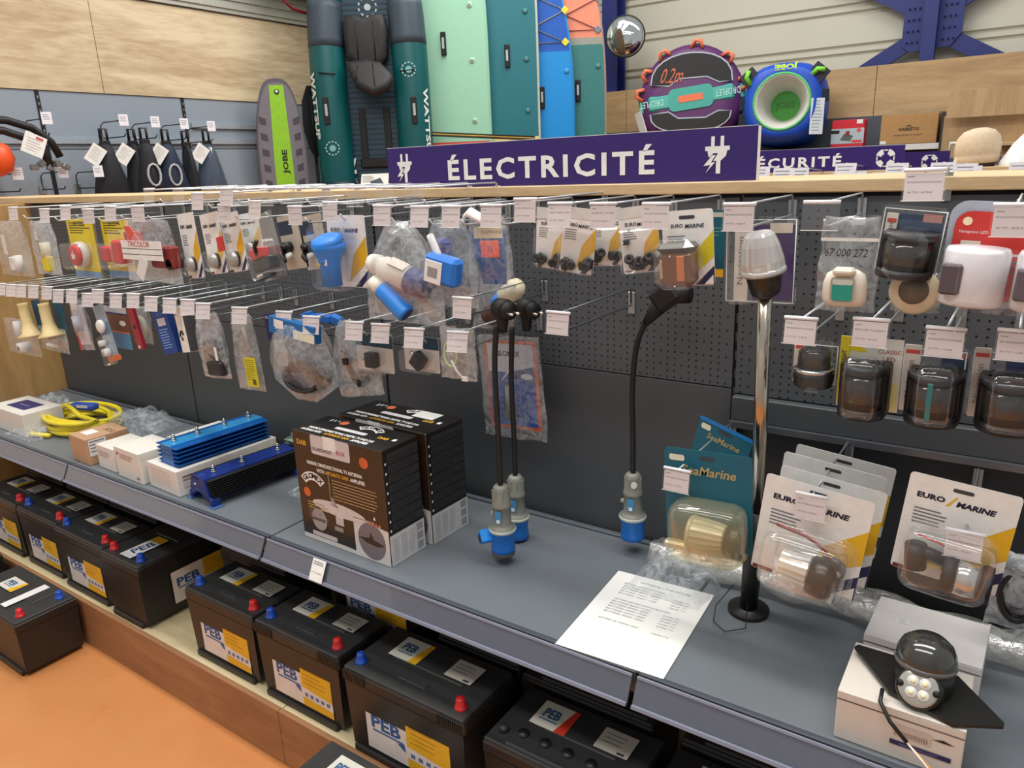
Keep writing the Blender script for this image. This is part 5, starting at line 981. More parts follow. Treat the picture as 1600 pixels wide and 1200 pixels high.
# ================================================================ BATTERIES
BC1=P(34,32,31,.42,var=.08,scale=30,bump=.05); BC2=P(48,49,50,.5,var=.08,scale=30,bump=.05)
def battery(label,x0,y0,z0,w,d,h,lab='y',style='std',caps=('b','r'),tops=True,grp=None,rz=0,side=False,endlab=False,top='yw',lz=(.13,.68)):
    """front left bottom corner at x0,y0"""
    t=thing('car_battery',label,'battery',(x0+w/2,y0+d/2,z0),rz,grp); hx,hy=w/2,d/2
    m=MB(); i=.006; zl=h-.042
    # tapered case
    V=[(-hx+i*1.6,-hy+i,.016),(hx-i*1.6,-hy+i,.016),(hx-i*1.6,hy-i,.016),(-hx+i*1.6,hy-i,.016),(-hx+i*.6,-hy+.002,zl),(hx-i*.6,-hy+.002,zl),(hx-i*.6,hy-.002,zl),(-hx+i*.6,hy-.002,zl)]
    m.add(V,[(0,1,5,4),(1,2,6,5),(2,3,7,6),(3,0,4,7),(4,5,6,7),(3,2,1,0)],BC1)
    m.box(-hx+.014,-hy-.002,0,hx-.03,hy,.02,BC1,.004); m.obj('case',t)
    m=MB(); m.box(-hx,-hy,zl,hx,hy,h-.012,BC1,.004); m.box(-hx+.003,-hy+.003,h-.016,hx-.003,hy-.003,h-.004,BC2,.003)
    m.box(-hx*.55,-hy*.1,h-.006,hx*.62,hy-.01,h,BC2,.003); m.box(-hx*.2,-hy*.62,h-.006,hx*.25,-hy*.4,h-.001,BC2,.002)
    if style=='rib':
        for k in range(14): 
            m.box(-hx+.004+k*.005,-hy-.0025,zl+.006,-hx+.0065+k*.005,-hy,h-.012,BC1); m.box(hx-.0065-k*.005,-hy-.0025,zl+.006,hx-.004-k*.005,-hy,h-.012,BC1)
            m.box(hx,-hy+.006+k*.011,zl+.004,hx+.0025,-hy+.011+k*.011,h-.006,BC1)
    if style=='vent':
        m.box(-hx*.7,-hy+.01,h-.012,hx*.9,-hy*.1,h+.0,BC2,.004)
        for k in range(5): m.cyl((-hx*.55+k*hx*.32,-hy*.5,h-.004),(-hx*.55+k*hx*.32,-hy*.5,h+.006),.012,BC1,12)
    m.obj('lid',t)
    def cap(x,y,c):
        mm=P(196,34,40,.4) if c=='r' else P(24,74,176,.4); q=MB(); q.M=T(x,y,h-.006); q.lathe([(.0145,0),(.0145,.006),(.0115,.007),(.0105,.021),(.009,.026),(.004,.0275)],mm,16); q.obj('terminal_cap',t)
    if caps:
        if side: cap(hx-.035,-hy+.035,caps[0]); cap(hx-.035,hy-.035,caps[1])
        else: cap(-hx+.032,-hy+.034,caps[0]); cap(hx-.032,-hy+.034,caps[1])
    else:
        m=MB(); m.cyl((-hx+.03,-hy+.04,h-.004),(-hx+.03,-hy+.04,h+.008),.011,BC2,14,.009); m.obj('terminal_post',t)
    AC=YEL if lab!='r' else P(214,60,40)
    def face(q,a,z0_,b,z1,y,small=False):
        W=b-a;H=z1-z0_
        q.rrect(a,z0_,b,z1,.002,y,P(222,214,208,.5)); q.shape([(a+W*.5,z1),(b,z1),(b,z0_+H*.36),(a+W*.5,z0_+H*.44)],y-.0004,AC); q.shape([(a+W*.5,z0_),(b,z0_),(b,z0_+H*.16),(a+W*.5,z0_+H*.2)],y-.0004,AC)
        q.text('PEB',a+W*.25,z0_+H*.62,y-.0006,P(40,86,150),w=W*.36,h=H*.26,bold=.03); q.rect(a+W*.08,z0_+H*.42,a+W*.46,z0_+H*.46,y-.0006,P(70,110,170)); q.shape([(a+W*.38,z0_+H*.4),(a+W*.47,z0_+H*.44),(a+W*.48,z0_+H*.28),(a+W*.44,z0_+H*.32)],y-.0007,P(60,90,150))
        q.lines(a+W*.54,z1-H*.12,b-W*.1,4,H*.1,H*.03,y-.0006,P(190,140,30),.4)
        for k in range(5): q.rect(a+W*(.54+k*.09),z0_+H*.24,a+W*(.59+k*.09),z0_+H*.32,y-.0006,P(90,110,160))
    if lab and lab!='n':
        m=MB(); 
        if lab in'yr': face(m,-hx+w*.17,h*lz[0],hx-w*.13,h*lz[1],-hy+(.0035 if lz[0]<.3 else -.0015))
        m.obj('front_label',t)
    if endlab:
        m=MB(); m.M=T(hx-.0095+.006,0,0)@SIDE; face(m,-hy+.1,h*.2,hy-.04,h*.68,-.002); m.obj('end_label',t)
    if tops:
        m=MB(); m.M=T(0,hy*.32,h+.0002)@TOP
        def tl(a,b,c,d_):
            W=c-a;H=d_-b; m.rrect(a,b,c,d_,.002,-.0006,P(214,212,200,.5)); m.shape([(c-W*.3,b),(c,b),(c,d_),(c-W*.14,d_)],-.0009,AC); m.text('PEB',a+W*.4,b+H*.56,-.0012,P(40,90,140),w=W*.46,h=H*.36,bold=.03); m.rect(a+W*.14,b+H*.26,a+W*.66,b+H*.32,-.0012,P(90,120,150))
        if side:
            m.M=T(0,0,h+.0002)@TOP@RY(0)
            tl(-hx*.55,-hy*.15,-hx*.05,hy*.45); m.rrect(hx*.2,-hy*.7,hx*.38,hy*.75,.002,-.0006,PAPER)
        else:
            tl(-hx*.62,-hy*.42,-hx*.62+min(.085,w*.3),hy*.38)
        m.obj('brand_label',t)
        if not side:
            m=MB(); m.M=T(0,hy*.32,h+.0002)@TOP; m.rrect(hx*.28,-hy*.32,hx*.28+min(.075,w*.28),hy*.34,.002,-.0006,P(196,192,178,.5)); m.lines(hx*.33,hy*.2,hx*.28+.06,3,.012,.0025,-.001,GREYT,.2); m.rect(hx*.28+.05,-hy*.28,hx*.28+.066,-hy*.22,-.001,INK); m.obj('rating_label',t)
    return t
ZB=.1685
battery('front row battery at the far left edge of the plinth',-3.24,1.01,ZB,.31,.175,.225)
battery('second front row battery from the left end, yellow and white label',-2.925,1.01,ZB,.295,.175,.225)
battery('front row battery left of the end-on one, third from the left end',-2.625,1.00,ZB,.315,.175,.225)
t=battery('battery standing end-on with its long yellow label facing right',-2.305,.99,ZB,.215,.36,.225,lab='n',caps=('r','b'),tops=False,endlab=True)
q=MB(); q.M=T(.01,-.09,.2256)@TOP; q.rrect(-.03,-.07,.03,.06,.002,-.0006,PAPER); q.rect(-.03,.03,.03,.06,-.0009,YEL); q.text('PEB',0,-.01,-.001,P(50,80,120),w=.07,rot=80,bold=.03); q.obj('brand_label',t)
battery('front row battery right of the end-on one, above the plinth gap',-1.872,1.005,ZB,.305,.175,.225)
battery('front row battery in the middle, above the plinth joint',-1.552,1.0,ZB,.315,.178,.23,style='rib')
battery('large ribbed front row battery with dark blue and red caps, below the shelf label',-1.205,.985,ZB,.36,.19,.235,style='rib')
battery('low battery with red and white top label, left of the other such one',-.815,1.005,ZB,.33,.19,.2,lab='r',style='vent',caps=None)
battery('low battery with red and white top label, cut by the bottom edge',-.46,1.005,ZB,.33,.19,.2,lab='r',style='vent',caps=None)
xs_=[(-3.30,.225,('b','r'),'y'),(-2.97,.225,('b','r'),'y'),(-2.655,.225,('b','r'),'y'),(-1.99,.225,('b','r'),'y'),(-1.47,.275,('b','r'),'y'),(-1.1,.225,('b','r'),'y'),(-.85,.21,None,'r'),(-.46,.21,None,'r'),(-.1,.21,None,'r')]
nm=('leftmost','second','third','behind the end-on battery','taller one whose yellow label faces out over the middle battery','behind the large ribbed battery','with a red top label below the paper sheet','far right one below the paper sheet','last one under the white cartons')
for (x,h,cp,lb),n_ in zip(xs_,nm): battery('back row battery in shadow, '+n_,x,1.205,ZB,.245 if x==-.1-1 else (.24 if x in(-1.1,) else .31 if x!=-.85 else .33),.175,h,lab=lb,caps=cp,style='std' if cp else 'vent',lz=(.58,.93) if h>.25 else (.13,.68))
battery('battery on the orange floor at the left, with white strip on top',-2.85,.765,0,.40,.19,.205,lab='n',caps=('r','b'),side=True)
battery('battery on the orange floor cut by the left edge, behind the other floor battery',-3.30,.74,0,.36,.2,.235,lab='n',caps=('r','b'),side=True,tops=False)
battery('battery on the orange floor at the bottom centre with bright label on top',-1.235,.775,0,.34,.18,.205,lab='n',style='rib',caps=('b','r'))
# ================================================================ BACKGROUND
TG=P(0,84,88,.4,var=.1,scale=5); TGD=P(14,46,56,.5); SLATE=P(58,72,84,.5); SEATK=P(36,35,36,.6,var=.15,scale=25)
# kayak standing upright, facing the camera
kc=aty(579,100,4.72); KR=36
t=thing('inflatable_kayak','teal inflatable kayak standing on end with a black seat and white lettering','kayak',(kc.x,4.72,0),KR); t.scale=(1.04,1,1)
def ktube(sx):
    m=MB(); pts=[];r=[]
    for i in range(33):
        z=.45+i*2.9/32; u=(z-1.9)/1.5; pts.append((sx*(.315-.09*abs(u)**3),-.10+.12*u*u,z)); r.append(.135*(1-.35*abs(u)**4))
    m.tube(pts,r,TG,18); return m
for sx in(-1,1):
    m=ktube(sx); m.obj('side_tube',t)
    m=MB(); 
    # dark patches wrapped on tube
    for z0,z1 in((1.0,1.45),(2.45,2.78)):
        pts=[];
        for i in range(7):
            z=z0+(z1-z0)*i/6; u=(z-1.9)/1.5; pts.append((sx*(.315-.09*abs(u)**3),-.10+.12*u*u-.0,z))
        m=MB(); m.tube(pts,[.1365*(1-.35*abs((p[2]-1.9)/1.5)**4) for p in pts],SLATE if z0>2 else TGD,18); m.obj('grey_patch' if z0>2 else 'dark_patch',t)
    m=MB(); hz=1.98 if sx<0 else 1.96
    m.box(sx*.33-.022,-.245,hz-.1,sx*.33+.022,-.232,hz+.1,DBLK,.004); m.box(sx*.33-.008,-.252,hz-.04,sx*.33+.012,-.243,hz+.05,P(170,176,178),.003); m.obj('carry_handle',t)
    m=MB(); m.tube([(sx*.20,-.12,2.45-.2),(sx*.26,-.235,2.25),(sx*.36,-.232,2.26)],.006,DBLK,6); m.obj('side_strap',t)
    m=MB()
    for a in range(12): m.M=T(sx*.31,-.2365,1.70 if sx<0 else 2.26)@RY(a*30); m.rect(-.004,.045,.012,.055,0,P(150,196,196))
    m.M=T(sx*.31,-.2365,1.70 if sx<0 else 2.26); m.disc(0,0,.025,.025,0,P(120,180,180)); m.obj('round_emblem',t)
m=MB(); m.M=T(-.417,-.19,2.02)@RZ(-48); m.text('WATTSUP',0,0,0,P(226,232,228),w=.5,h=.062,rot=-90,bold=.04); m.obj('lettering',t)
m=MB(); m.M=T(.42,-.185,1.85)@RZ(50); m.text('WATTSUP',0,0,0,P(226,232,228),w=.55,h=.05,rot=-90,bold=.03); m.obj('lettering',t)
m=MB(); m.box(-.24,-.06,.5,.24,0,3.2,P(34,66,82,.5),.01)
for i in range(40): m.box(-.2,-.064,1.2+i*.04,.2,-.058,1.212+i*.04,P(26,50,64))
for a in range(10): m.M=T(.02,-.066,2.74)@RY(a*36); m.rect(-.006,.06,.014,.072,0,P(190,200,200))
m.M=Matrix(); m.disc(.02,2.74,.025,.025,-.066,P(190,200,200)); m.obj('floor_panel',t)
def cushion(name,pts,d,y,rx=0,z=0,seams=()):
    pts=[(a_*.8,b_*.9) for a_,b_ in pts]; seams=[((a_[0]*.8,a_[1]*.9),(b_[0]*.8,b_[1]*.9)) for a_,b_ in seams]
    m=MB(); m.M=T(0,y,z)@RX(rx)
    n=len(pts); cx=sum(p[0] for p in pts)/n; cz=sum(p[1] for p in pts)/n
    V=[];Fs=[]
    for s_,dy in((1,0),(1,-d*.5),(.93,-d*.9),(.7,-d)):
        for px,pz in pts: V.append((cx+(px-cx)*s_,dy,cz+(pz-cz)*s_))
    for j in range(3):
        for i in range(n): q=(i+1)%n; Fs.append((j*n+i,j*n+q,(j+1)*n+q,(j+1)*n+i))
    Fs.append(tuple(range(3*n,4*n))); m.add(V,Fs,SEATK,True)
    for a,b in seams: m.tube([(a[0],-d*1.0,a[1]),(b[0],-d*1.0,b[1])],.005,DBLK,5)
    m.obj(name,t)
cushion('seat_back',[(-.2,.1),(-.21,.32),(-.18,.44),(-.08,.44),(0,.41),(.08,.44),(.18,.44),(.21,.32),(.19,.1),(.1,-.0),(-.1,-.0)],.07,-.10,0,2.28,[((-.08,.05),(-.08,.38)),((.08,.05),(.08,.38))])
cushion('seat_base',[(-.2,.06),(.0,.08),(.14,.04),(.25,-.1),(.2,-.2),(.06,-.26),(-.1,-.16)],.07,-.2,-30,2.26,[((-.08,.0),(-.1,-.14)),((.06,.02),(.08,-.2))])
cushion('rear_seat_back',[(-.18,.0),(-.18,.25),(.18,.25),(.18,.0)],.07,-.10,0,2.95)
m=MB()
for x in(-.09,.1): m.box(x-.025,-.075,1.62,x+.025,-.062,2.0,DBLK,.003)
m.box(-.13,-.085,1.54,.16,-.062,1.62,DBLK,.01); m.obj('floor_straps',t); m=MB(); m.box(-.17,-.09,.9,.16,-.06,1.3,DBLK,.02); m.obj('stowage_pouch',t)
m=MB()
for sx in(-1,1): m.tube([(sx*.17,-.08,1.62),(sx*.2,-.1,1.5),(sx*.17,-.08,1.42)],.008,P(206,210,210),6); m.box(sx*.18-.01,-.1,1.5,sx*.18+.012,-.085,1.53,WHITE)
m.obj('buckle',t)
# boards
MINT=P(160,214,184,.45,var=.02); TEALB=P(26,112,124,.45,var=.03); BLB=P(10,140,216,.4,var=.03); CORAL=P(232,140,110,.45); CRM=P(232,208,150,.45); SEA=P(52,120,118,.45)
BA=Vector((math.cos(R(32)),math.sin(R(32)))); BN_=Vector((-BA.y,BA.x)); B0=aty(765,100,5.5); bi=[0]
def board(label,px,Y,rz,W,base,bands,top,rim,handle_z=None,zt=3.5,rings=(),nose=None,hx=(0,.12,.11,.14)):
    r_=ray(px,100); k=bi[0]; bi[0]+=1; k_b=k; q0=Vector((B0.x,B0.y))+BN_*.145*k; tt=q0.dot(BN_)/(r_.x*BN_.x+r_.y*BN_.y)
    e_=Vector((r_.x*tt,r_.y*tt))-BA*W/2; t=thing('paddle_board',label,'paddle board',(e_.x,e_.y,0),rz,'upright paddle boards')
    def wd(z):
        if z<1.0: return W*(.78+.22*(z/1.0)**.5)
        if z>zt-1.5: u=(z-(zt-1.5))/1.5; return W*max(.02,(1-u**2.6))**.6
        return W
    N=28; m=MB(); zs=[.02+(zt-.04)*i/N for i in range(N+1)]
    V=[];Fs=[];k=12
    for z in zs:
        w_=wd(z)/2
        for j in range(k):
            a=2*math.pi*(j+.5)/k; cx_=math.copysign(abs(math.cos(a))**.35,math.cos(a)); sy_=math.copysign(abs(math.sin(a))**.35,math.sin(a)); V.append((w_*cx_,.06*sy_,z))
    for i in range(N):
        for j in range(k): q=(j+1)%k; Fs.append((i*k+j,i*k+q,(i+1)*k+q,(i+1)*k+j))
    Fs+= [tuple(range(k)),tuple(range(N*k,N*k+k))]
    m.add(V,Fs,rim,True); m.obj('hull',t)
    m=MB()
    for z0,z1,mat in bands:
        n=max(2,int((z1-z0)/.15)); L=[];Rr=[]
        for i in range(n+1): z=z0+(z1-z0)*i/n; L.append((-wd(z)*.47,z)); Rr.append((wd(z)*.47,z))
        for i in range(n): m.shape([L[i],Rr[i],Rr[i+1],L[i+1]],-.0605,mat)
    m.obj('deck_pad',t)
    if handle_z:
        m=MB(); m.M=T(hx[k_b],0,0); m.box(-.022,-.085,handle_z-.09,.022,-.061,handle_z+.09,DBLK,.006); m.box(-.012,-.088,handle_z-.04,.008,-.084,handle_z+.045,P(176,184,184),.002); m.obj('carry_handle',t)
    for x,z in rings:
        m=MB(); m.M=T(x*W/2,-.061,z)@RX(90); m.lathe([(.024,0),(.024,.003),(.02,.006)],P(176,206,190) if rim is MINT or base is MINT else base,14); m.tube([(.008*math.cos(a*.8),.008*math.sin(a*.8)+.0,.008) for a in range(8)],.003,P(150,154,150),5,closed=True); m.obj('tie_ring',t)
    return t,wd
RB=32
zc=lambda px,py,Y: aty(px,py,Y).z
t,wd=board('mint paddle board standing upright with red and cream tail, leftmost of the boards',765,5.28,RB,.74,MINT,[(.05,zc(700,222,5.2),P(214,66,52,.45)),(zc(700,218,5.2)+.015,3.4,MINT)],3.5,MINT,zc(703,65,5.2),zt=3.9,rings=[(s_,z) for s_ in(-.55,.62) for z in(zc(700,190,5.2),zc(700,94,5.2),zc(700,5,5.2))])
t,wd=board('dark teal paddle board with cream tail, second of the upright boards',843,5.42,RB,.78,TEALB,[(.05,zc(800,212,5.4),CRM),(zc(800,212,5.4),3.7,TEALB)],3.7,P(206,214,196,.45),zc(788,80,5.4),zt=4.0,rings=[(.72,z) for z in(zc(800,170,5.4),zc(800,85,5.4),zc(800,5,5.4))])
def bungee(t,W,zt_,col,anc,wd_):
    zz=[zt_-.55-.25*i for i in range(3)]
    m=MB(); pts=[(-.6,zz[2]),(.8,zz[2]),(-.6,zz[1]),(.8,zz[0]),(-.6,zz[0]),(.8,zz[1]),(-.6,zz[2])]
    m.tube([(x*W/2,-.066,z) for x,z in pts],.005,col,5); m.obj('bungee_cord',t)
    for x in(-.6,.8):
        for z in zz: m=MB(); m.M=T(x*W/2,-.064,z)@RY(45); m.box(-.025,-.006,-.025,.025,0,.025,anc,.004); m.obj('cord_anchor',t)
zb=zc(860,58,5.6)
t,wd=board('bright blue paddle board with yellow corded nose, third of the upright boards',898,5.56,RB,.80,BLB,[(.05,zb-.05,BLB),(zb-.05,3.3,P(12,88,186,.45))],3.3,P(60,150,220,.4),zc(850,145,5.55),zt=3.35,rings=[(.82,zc(880,100,5.6))])
bungee(t,.8,zb+1.1-.03,P(200,196,120),P(232,214,60),wd)
t,wd=board('sea green and coral paddle board with red cords, rightmost of the upright boards',948,5.74,RB,.80,SEA,[(.05,zc(930,52,5.8),SEA),(zc(930,52,5.8),zc(930,40,5.8),P(150,150,140)),(zc(930,40,5.8),3.3,CORAL)],3.4,P(190,160,140,.4),zc(905,132,5.75),zt=3.45,rings=[(.8,zc(930,90,5.8))])
bungee(t,.8,zc(930,38,5.8)+1.1,P(140,50,50),P(120,130,150),wd)
# holding strap across kayak and boards
A=aty(503,201,4.62);B=aty(836,216,5.30); 
m=MB()
for dz,mt in((.012,DBLK),(0,P(196,160,70)),(-.012,DBLK)): m.tube([(A.x,A.y-.0,A.z+dz),((A.x+B.x)/2-.02,(A.y+B.y)/2-.1,(A.z+B.z)/2+dz),(B.x,B.y,B.z+dz)],.006,mt,6)
m.obj('retaining_strap',None,('black and yellow strap stretched across the kayak and the first two boards','strap'))
# wakeboard
wbp=atx(436,210,XW+.22)
t=thing('wakeboard','grey wakeboard with a lime green centre leaning on the left wall','wakeboard',(XW+.20,wbp.y+.02,1.2),62,None,4); t.scale=(.9,1,.985)
zt=1.06; m=MB(); pts=[]
for i in range(40):
    a=2*math.pi*i/40; x=math.copysign(abs(math.cos(a))**.62,math.cos(a)); z=math.copysign(abs(math.sin(a))**.8,math.sin(a)); pts.append((x*.215*(1-.12*abs(z)**2),.35+z*.70))
m.shape(pts,-.015,P(96,92,100,.4),.03); m.obj('deck',t)
m=MB(); m.shape([(cx_*.93,(z-.35)*.96+.35) for cx_,z in pts],-.0157,P(120,118,126,.4)); m.shape([(-.06,1.0),(.06,1.0),(.08,.4),(.08,-.3),(-.08,-.3),(-.08,.4)],-.0162,P(146,204,52,.4)); m.text('JOBE',0.02,.42,-.017,P(40,50,30),w=.19,h=.06,rot=90,bold=.04)
for k in range(9):
    for sx in(-1,1): m.shape([(sx*.115,.75-k*.12),(sx*.175,.77-k*.12),(sx*.17,.71-k*.12),(sx*.115,.70-k*.12)],-.0164,P(74,72,80))
m.disc(0,.95,.022,.022,-.0168,P(30,50,40)); m.disc(0,.955,.011,.011,-.0172,WHITE); m.obj('graphic',t)
# paddle
pp=atx(492,180,XW+.35)
t=thing('kayak_paddle','black kayak paddle standing between the wakeboard and the kayak','paddle',(XW+.24,atx(487,180,XW+.24).y,0),60)
m=MB(); m.tube([(0,0,0),(0,0,1.85)],.015,DBLK,10); m.obj('shaft',t)
m=MB(); V=[];pts=[(.0,1.62),(.055,1.72),(.085,1.9),(.085,2.1),(.05,2.2),(-.02,2.2),(-.07,2.08),(-.08,1.9),(-.05,1.72)]; m.shape(pts,-.012,P(30,31,33,.3),.014); m.tube([(0,-.018,1.6),(0,-.018,2.12)],.008,DBLK,6); m.obj('blade',t)
# left wall hooks and vests
def wallhook(px,py,label,grp=None,L=.3):
    p=atx(px,py,XW+L)
    t=thing('wall_hook',label,'hook',(XW,p.y,p.z),0,grp); m=MB()
    m.tube([(0,0,0),(L-.02,0,0),(L,0,.015)],.004,BLACK,6); m.tube([(0.01,0,.0),(.012,0,.08),(.05,0,.1),(L,0,.1)],.0035,BLACK,6); m.box(0,-.02,-.03,.012,.02,.03,ZINC,.003); m.obj('wire',t)
    m=MB(); m.M=T(L+.002,0,.1)@SIDE@RZ(-15); m.box(-.028,-.002,-.035,.028,0,.035,P(236,236,242)); m.lines(-.02,.02,.02,3,.012,.003,-.0026,GREYT); m.obj('price_tag',t); return t
for px,py,l in ((197,210,'wall hook with white tag carrying the first black vest'),(246,212,'wall hook with white tag carrying the second black vest'),(291,214,'wall hook with white tag, above the vest with a white collar loop'),(333,217,'wall hook with white tag, rightmost above the mesh bag'),(78,209,'wall hook with white tag beside the curved black boom')):
    wallhook(px,py+3,l)
for px,py,l in ((33,296,'low wall hook with white tag at the far left'),(103,292,'low wall hook with white tag, second from the left'),(158,290,'low wall hook with white tag left of the first black vest')): wallhook(px,py+3,l)
MR=P(96,106,116,.35,.2); 
for y0,y1,z in((1.6,4.4,atx(120,220,XW+.02).z),(3.5,5.3,atx(340,197,XW+.02).z)):
    MB().box(XW,y0,z-.018,XW+.02,y1,z+.018,P(168,178,188,.35,.3)).obj('wall_rail',None,(('long grey wall rail carrying the hooks of black vests' if y0<2 else 'upper grey wall rail running behind the wakeboard'),'rail'))
NEO=P(28,30,36,.7,var=.2,scale=14); NEOB=P(32,44,66,.7,var=.2,scale=14); MESH=clear('mesh',tint=(.5,.55,.62),haze=.5,gloss=.05,hcol=(.12,.16,.22))
def vest(px0,py0,px1,py1,mat,label,seed,tagp=True,loop=False,x=XW+.22):
    a=atx(px0,(py0+py1)/2,x); b=atx(px1,(py0+py1)/2,x); tp=atx((px0+px1)/2,py0,x); bt=atx((px0+px1)/2,py1,x)
    w=abs(a.y-b.y); h=tp.z-bt.z+.25
    t=thing('neoprene_vest',label,'vest',(x,(a.y+b.y)/2,tp.z),78)
    m=bag(w*1.0,h,.16,mat=mat,seed=seed,wt=lambda q:.28+.75*min(1,q*1.8)**.8); m.obj('body',t)
    m=MB(); m.tube([(-.02,0,.0),(-.02,0,.08),(.02,0,.08),(.02,0,.0)],.009,BLACK,6); m.box(-.03,-.02,-.03,.03,.02,.01,BLACK,.006); m.obj('hanging_loop',t)
    if tagp:
        m=MB(); m.M=T(-.09,-.08,-.08)@RY(38); m.box(-.045,-.002,-.06,.045,0,.06,WHITE); m.lines(-.03,.04,.03,6,.014,.004,-.003,P(190,190,186)); m.obj('swing_tag',t)
    if loop:
        m=MB(); m.tube([(.0+.04*math.cos(i*.5236),-.085,-.22+.07*math.sin(i*.5236)) for i in range(12)],.008,P(176,180,184),6,closed=True); m.obj('white_collar_loop',t)
    return t
vest(144,222,196,300,NEO,'black neoprene vest with a white swing tag, leftmost of the hanging vests',1)
vest(195,222,232,300,NEO,'black neoprene vest with a square white tag, second of the hanging vests',2)
vest(212,220,252,300,NEO,'black neoprene vest with a white collar loop, third of the hanging vests',3,False,True,XW+.3)
vest(240,222,290,300,NEOB,'dark blue neoprene vest, fourth of the hanging vests',4,True,True,XW+.24)
vest(284,224,308,300,NEO,'narrow black vest between the dark blue vest and the mesh bag',5,False)
t=vest(306,222,350,300,MESH,'dark mesh bag with a white card and orange part, rightmost on the wall hooks',6,True)
m=MB(); m.box(-.04,-.02,-.42,.05,.02,-.3,P(190,84,40),.02); m.obj('orange_part',t)
# boom
c_=atx(30,225,XW+.35)
t=thing('curved_boom','black curved tube boom with tag and metal end fitting hanging at the left wall','boom',tuple(c_))
for dz,s_ in((0,1),(-.09,.9)):
    m=MB(); m.tube([tuple(atx(-40+s_*a_[0]*1.0,a_[1]-dz*180,XW+.35)-c_) for a_ in ((0,185),(50,188),(90,200),(120,222),(134,245))],.022,BLACK,10); m.obj('tube',t)
m=MB(); e=atx(78,258,XW+.35)-c_; m.M=T(*e); 
for q in range(5): m.M=T(e.x,e.y-.09+q*.045,e.z-.01+.02*(q%2))@RX(q*35); m.box(-.02,-.02,-.016,.02,.02,.016,P(150,150,150,.3,.8),.005)
m.obj('end_fitting',t)
m=MB(); e=atx(53,226,XW+.4)-c_; m.M=T(*e)@SIDE@RY(25); m.box(-.06,-.002,-.06,.06,0,.06,WHITE); m.lines(-.04,.03,.04,5,.016,.004,-.003,P(190,180,180)); m.rect(-.0,.035,.04,.05,-.003,P(200,90,80)); m.obj('swing_tag',t)
p=atx(-8,248,XW+.3); t=thing('float_buoy','orange float at the far left edge on the grey wall','float',tuple(p)); m=MB(); m.lathe([(.02,-.1),(.08,-.07),(.1,0),(.08,.07),(.02,.1)],P(236,90,40,.4),20); m.obj('float_body',t); m=MB(); m.tube([(0,0,.1),(0,0,.15)],.01,BLACK); m.obj('cord',t)
# mirror
p=aty(977,57,7.55)
t=thing('convex_mirror','round convex mirror mounted by the dark blue column','mirror',tuple(p),22,None,0)
m=MB(); prof_=[(.225*math.sin(R(a)),.16*(math.cos(R(a))-math.cos(R(90)))) for a in range(90,0,-10)]; m.lathe([(r,z*.5) for r,z in prof_],P(220,224,220,.05,1,0),32,RX(90)); m.obj('glass',t); t.scale=(.86,.86,.86)
m=MB(); m.tube([(.228*math.cos(a*math.pi/16),0,.228*math.sin(a*math.pi/16)) for a in range(32)],.01,BLACK,8,closed=True); m.lathe([(.225,0),(.2,.03)],BLACK,24,RX(-90)); m.cyl((0,.02,0),(-.05,.2,0),.02,BLACK); m.obj('rim',t)
# rack under the towables
YR=7.0
rz_=aty(1400,226,YR).z
t=thing('rear_rack','dark rear rack with a light top edge carrying the towable rings','rack',(0,0,0))
xa=aty(1120,232,YR).x; xb=aty(1472,222,YR).x; zt_=rz_
m=MB(); xm=aty(1166,200,YR+.2).x-.02; m.box(xm,YR+.02,zt_-.05,xb,YR+.68,zt_,P(70,74,80,.5),.003); m.box(-4.2,YR+.02,zt_-.2,xm,YR+.68,zt_-.145,P(70,74,80,.5),.003); m.box(xm,YR,zt_-.045,xb,YR+.02,zt_-.0,P(214,216,216,.4),.002); m.box(xm,YR+.02,zt_-.3,xb,YR+.05,zt_-.06,P(26,28,32)); m.box(-4.2,YR+.1,0,xb,YR+.66,zt_-.21,P(70,76,84)); m.obj('shelf',t)
zp=aty(1350,182,7.66).z; m=MB(); m.box(-4.2,7.66,zt_,aty(1475,200,7.66).x,7.69,zp,P(78,82,88,.5)); m.obj('back_panel',t)
MB().box(xb-.02,YR-.02,.5,xb+.02,YR+.66,aty(1475,175,YR).z,P(50,48,46)).obj('side_post',t)
for px in(1213,): p=aty(px,237,YR-.01); MB().box(-.035,-.003,-.03,.035,0,.02,WHITE).obj('price_label',None,('small white label on the light edge of the rear rack','label')).location=(p.x,YR-.003,rz_-.02)
# towable ring droplet
def facing(px): # angle so that local -Y points at camera
    v=ray(px,150); return math.degrees(math.atan2(-v.x,v.y))
def smoothdisc(name,t,pts,d0,mat,seg=None):
    m=MB(); n=len(pts); cx=sum(p[0] for p in pts)/n; cz=sum(p[1] for p in pts)/n; V=[];Fs=[]
    prof_=[(.86,.5),(.97,.38),(1,.0),(.97,-.38),(.86,-.5),(.6,-.56)]
    for s_,dy in prof_:
        for px,pz in pts: V.append((cx+(px-cx)*s_,dy*d0,cz+(pz-cz)*s_))
    for j in range(len(prof_)-1):
        for i in range(n): q=(i+1)%n; Fs.append((j*n+i,j*n+q,(j+1)*n+q,(j+1)*n+i))
    Fs.append(tuple(range((len(prof_)-1)*n,len(prof_)*n))); Fs.append(tuple(range(n)))
    m.add(V,Fs,mat,True); m.obj(name,t)
Yd=7.2; c_=aty(1081,150,Yd); rad=abs(aty(1163,140,Yd).x-aty(998,140,Yd).x)/2*.93
a_=facing(1081)
t=thing('towable_ring','purple round towable ring with black pads, teal band and coral handles','towable ring',(c_.x,Yd,c_.z-.05),a_*.85,None,-6)
PRP=P(88,40,96,.5); pts=[(rad*math.cos(2*math.pi*i/40),rad*(1.02*math.sin(2*math.pi*i/40)+.0)) for i in range(40)]
smoothdisc('cover',t,pts,.34,PRP)
yf=-.196
m=MB()
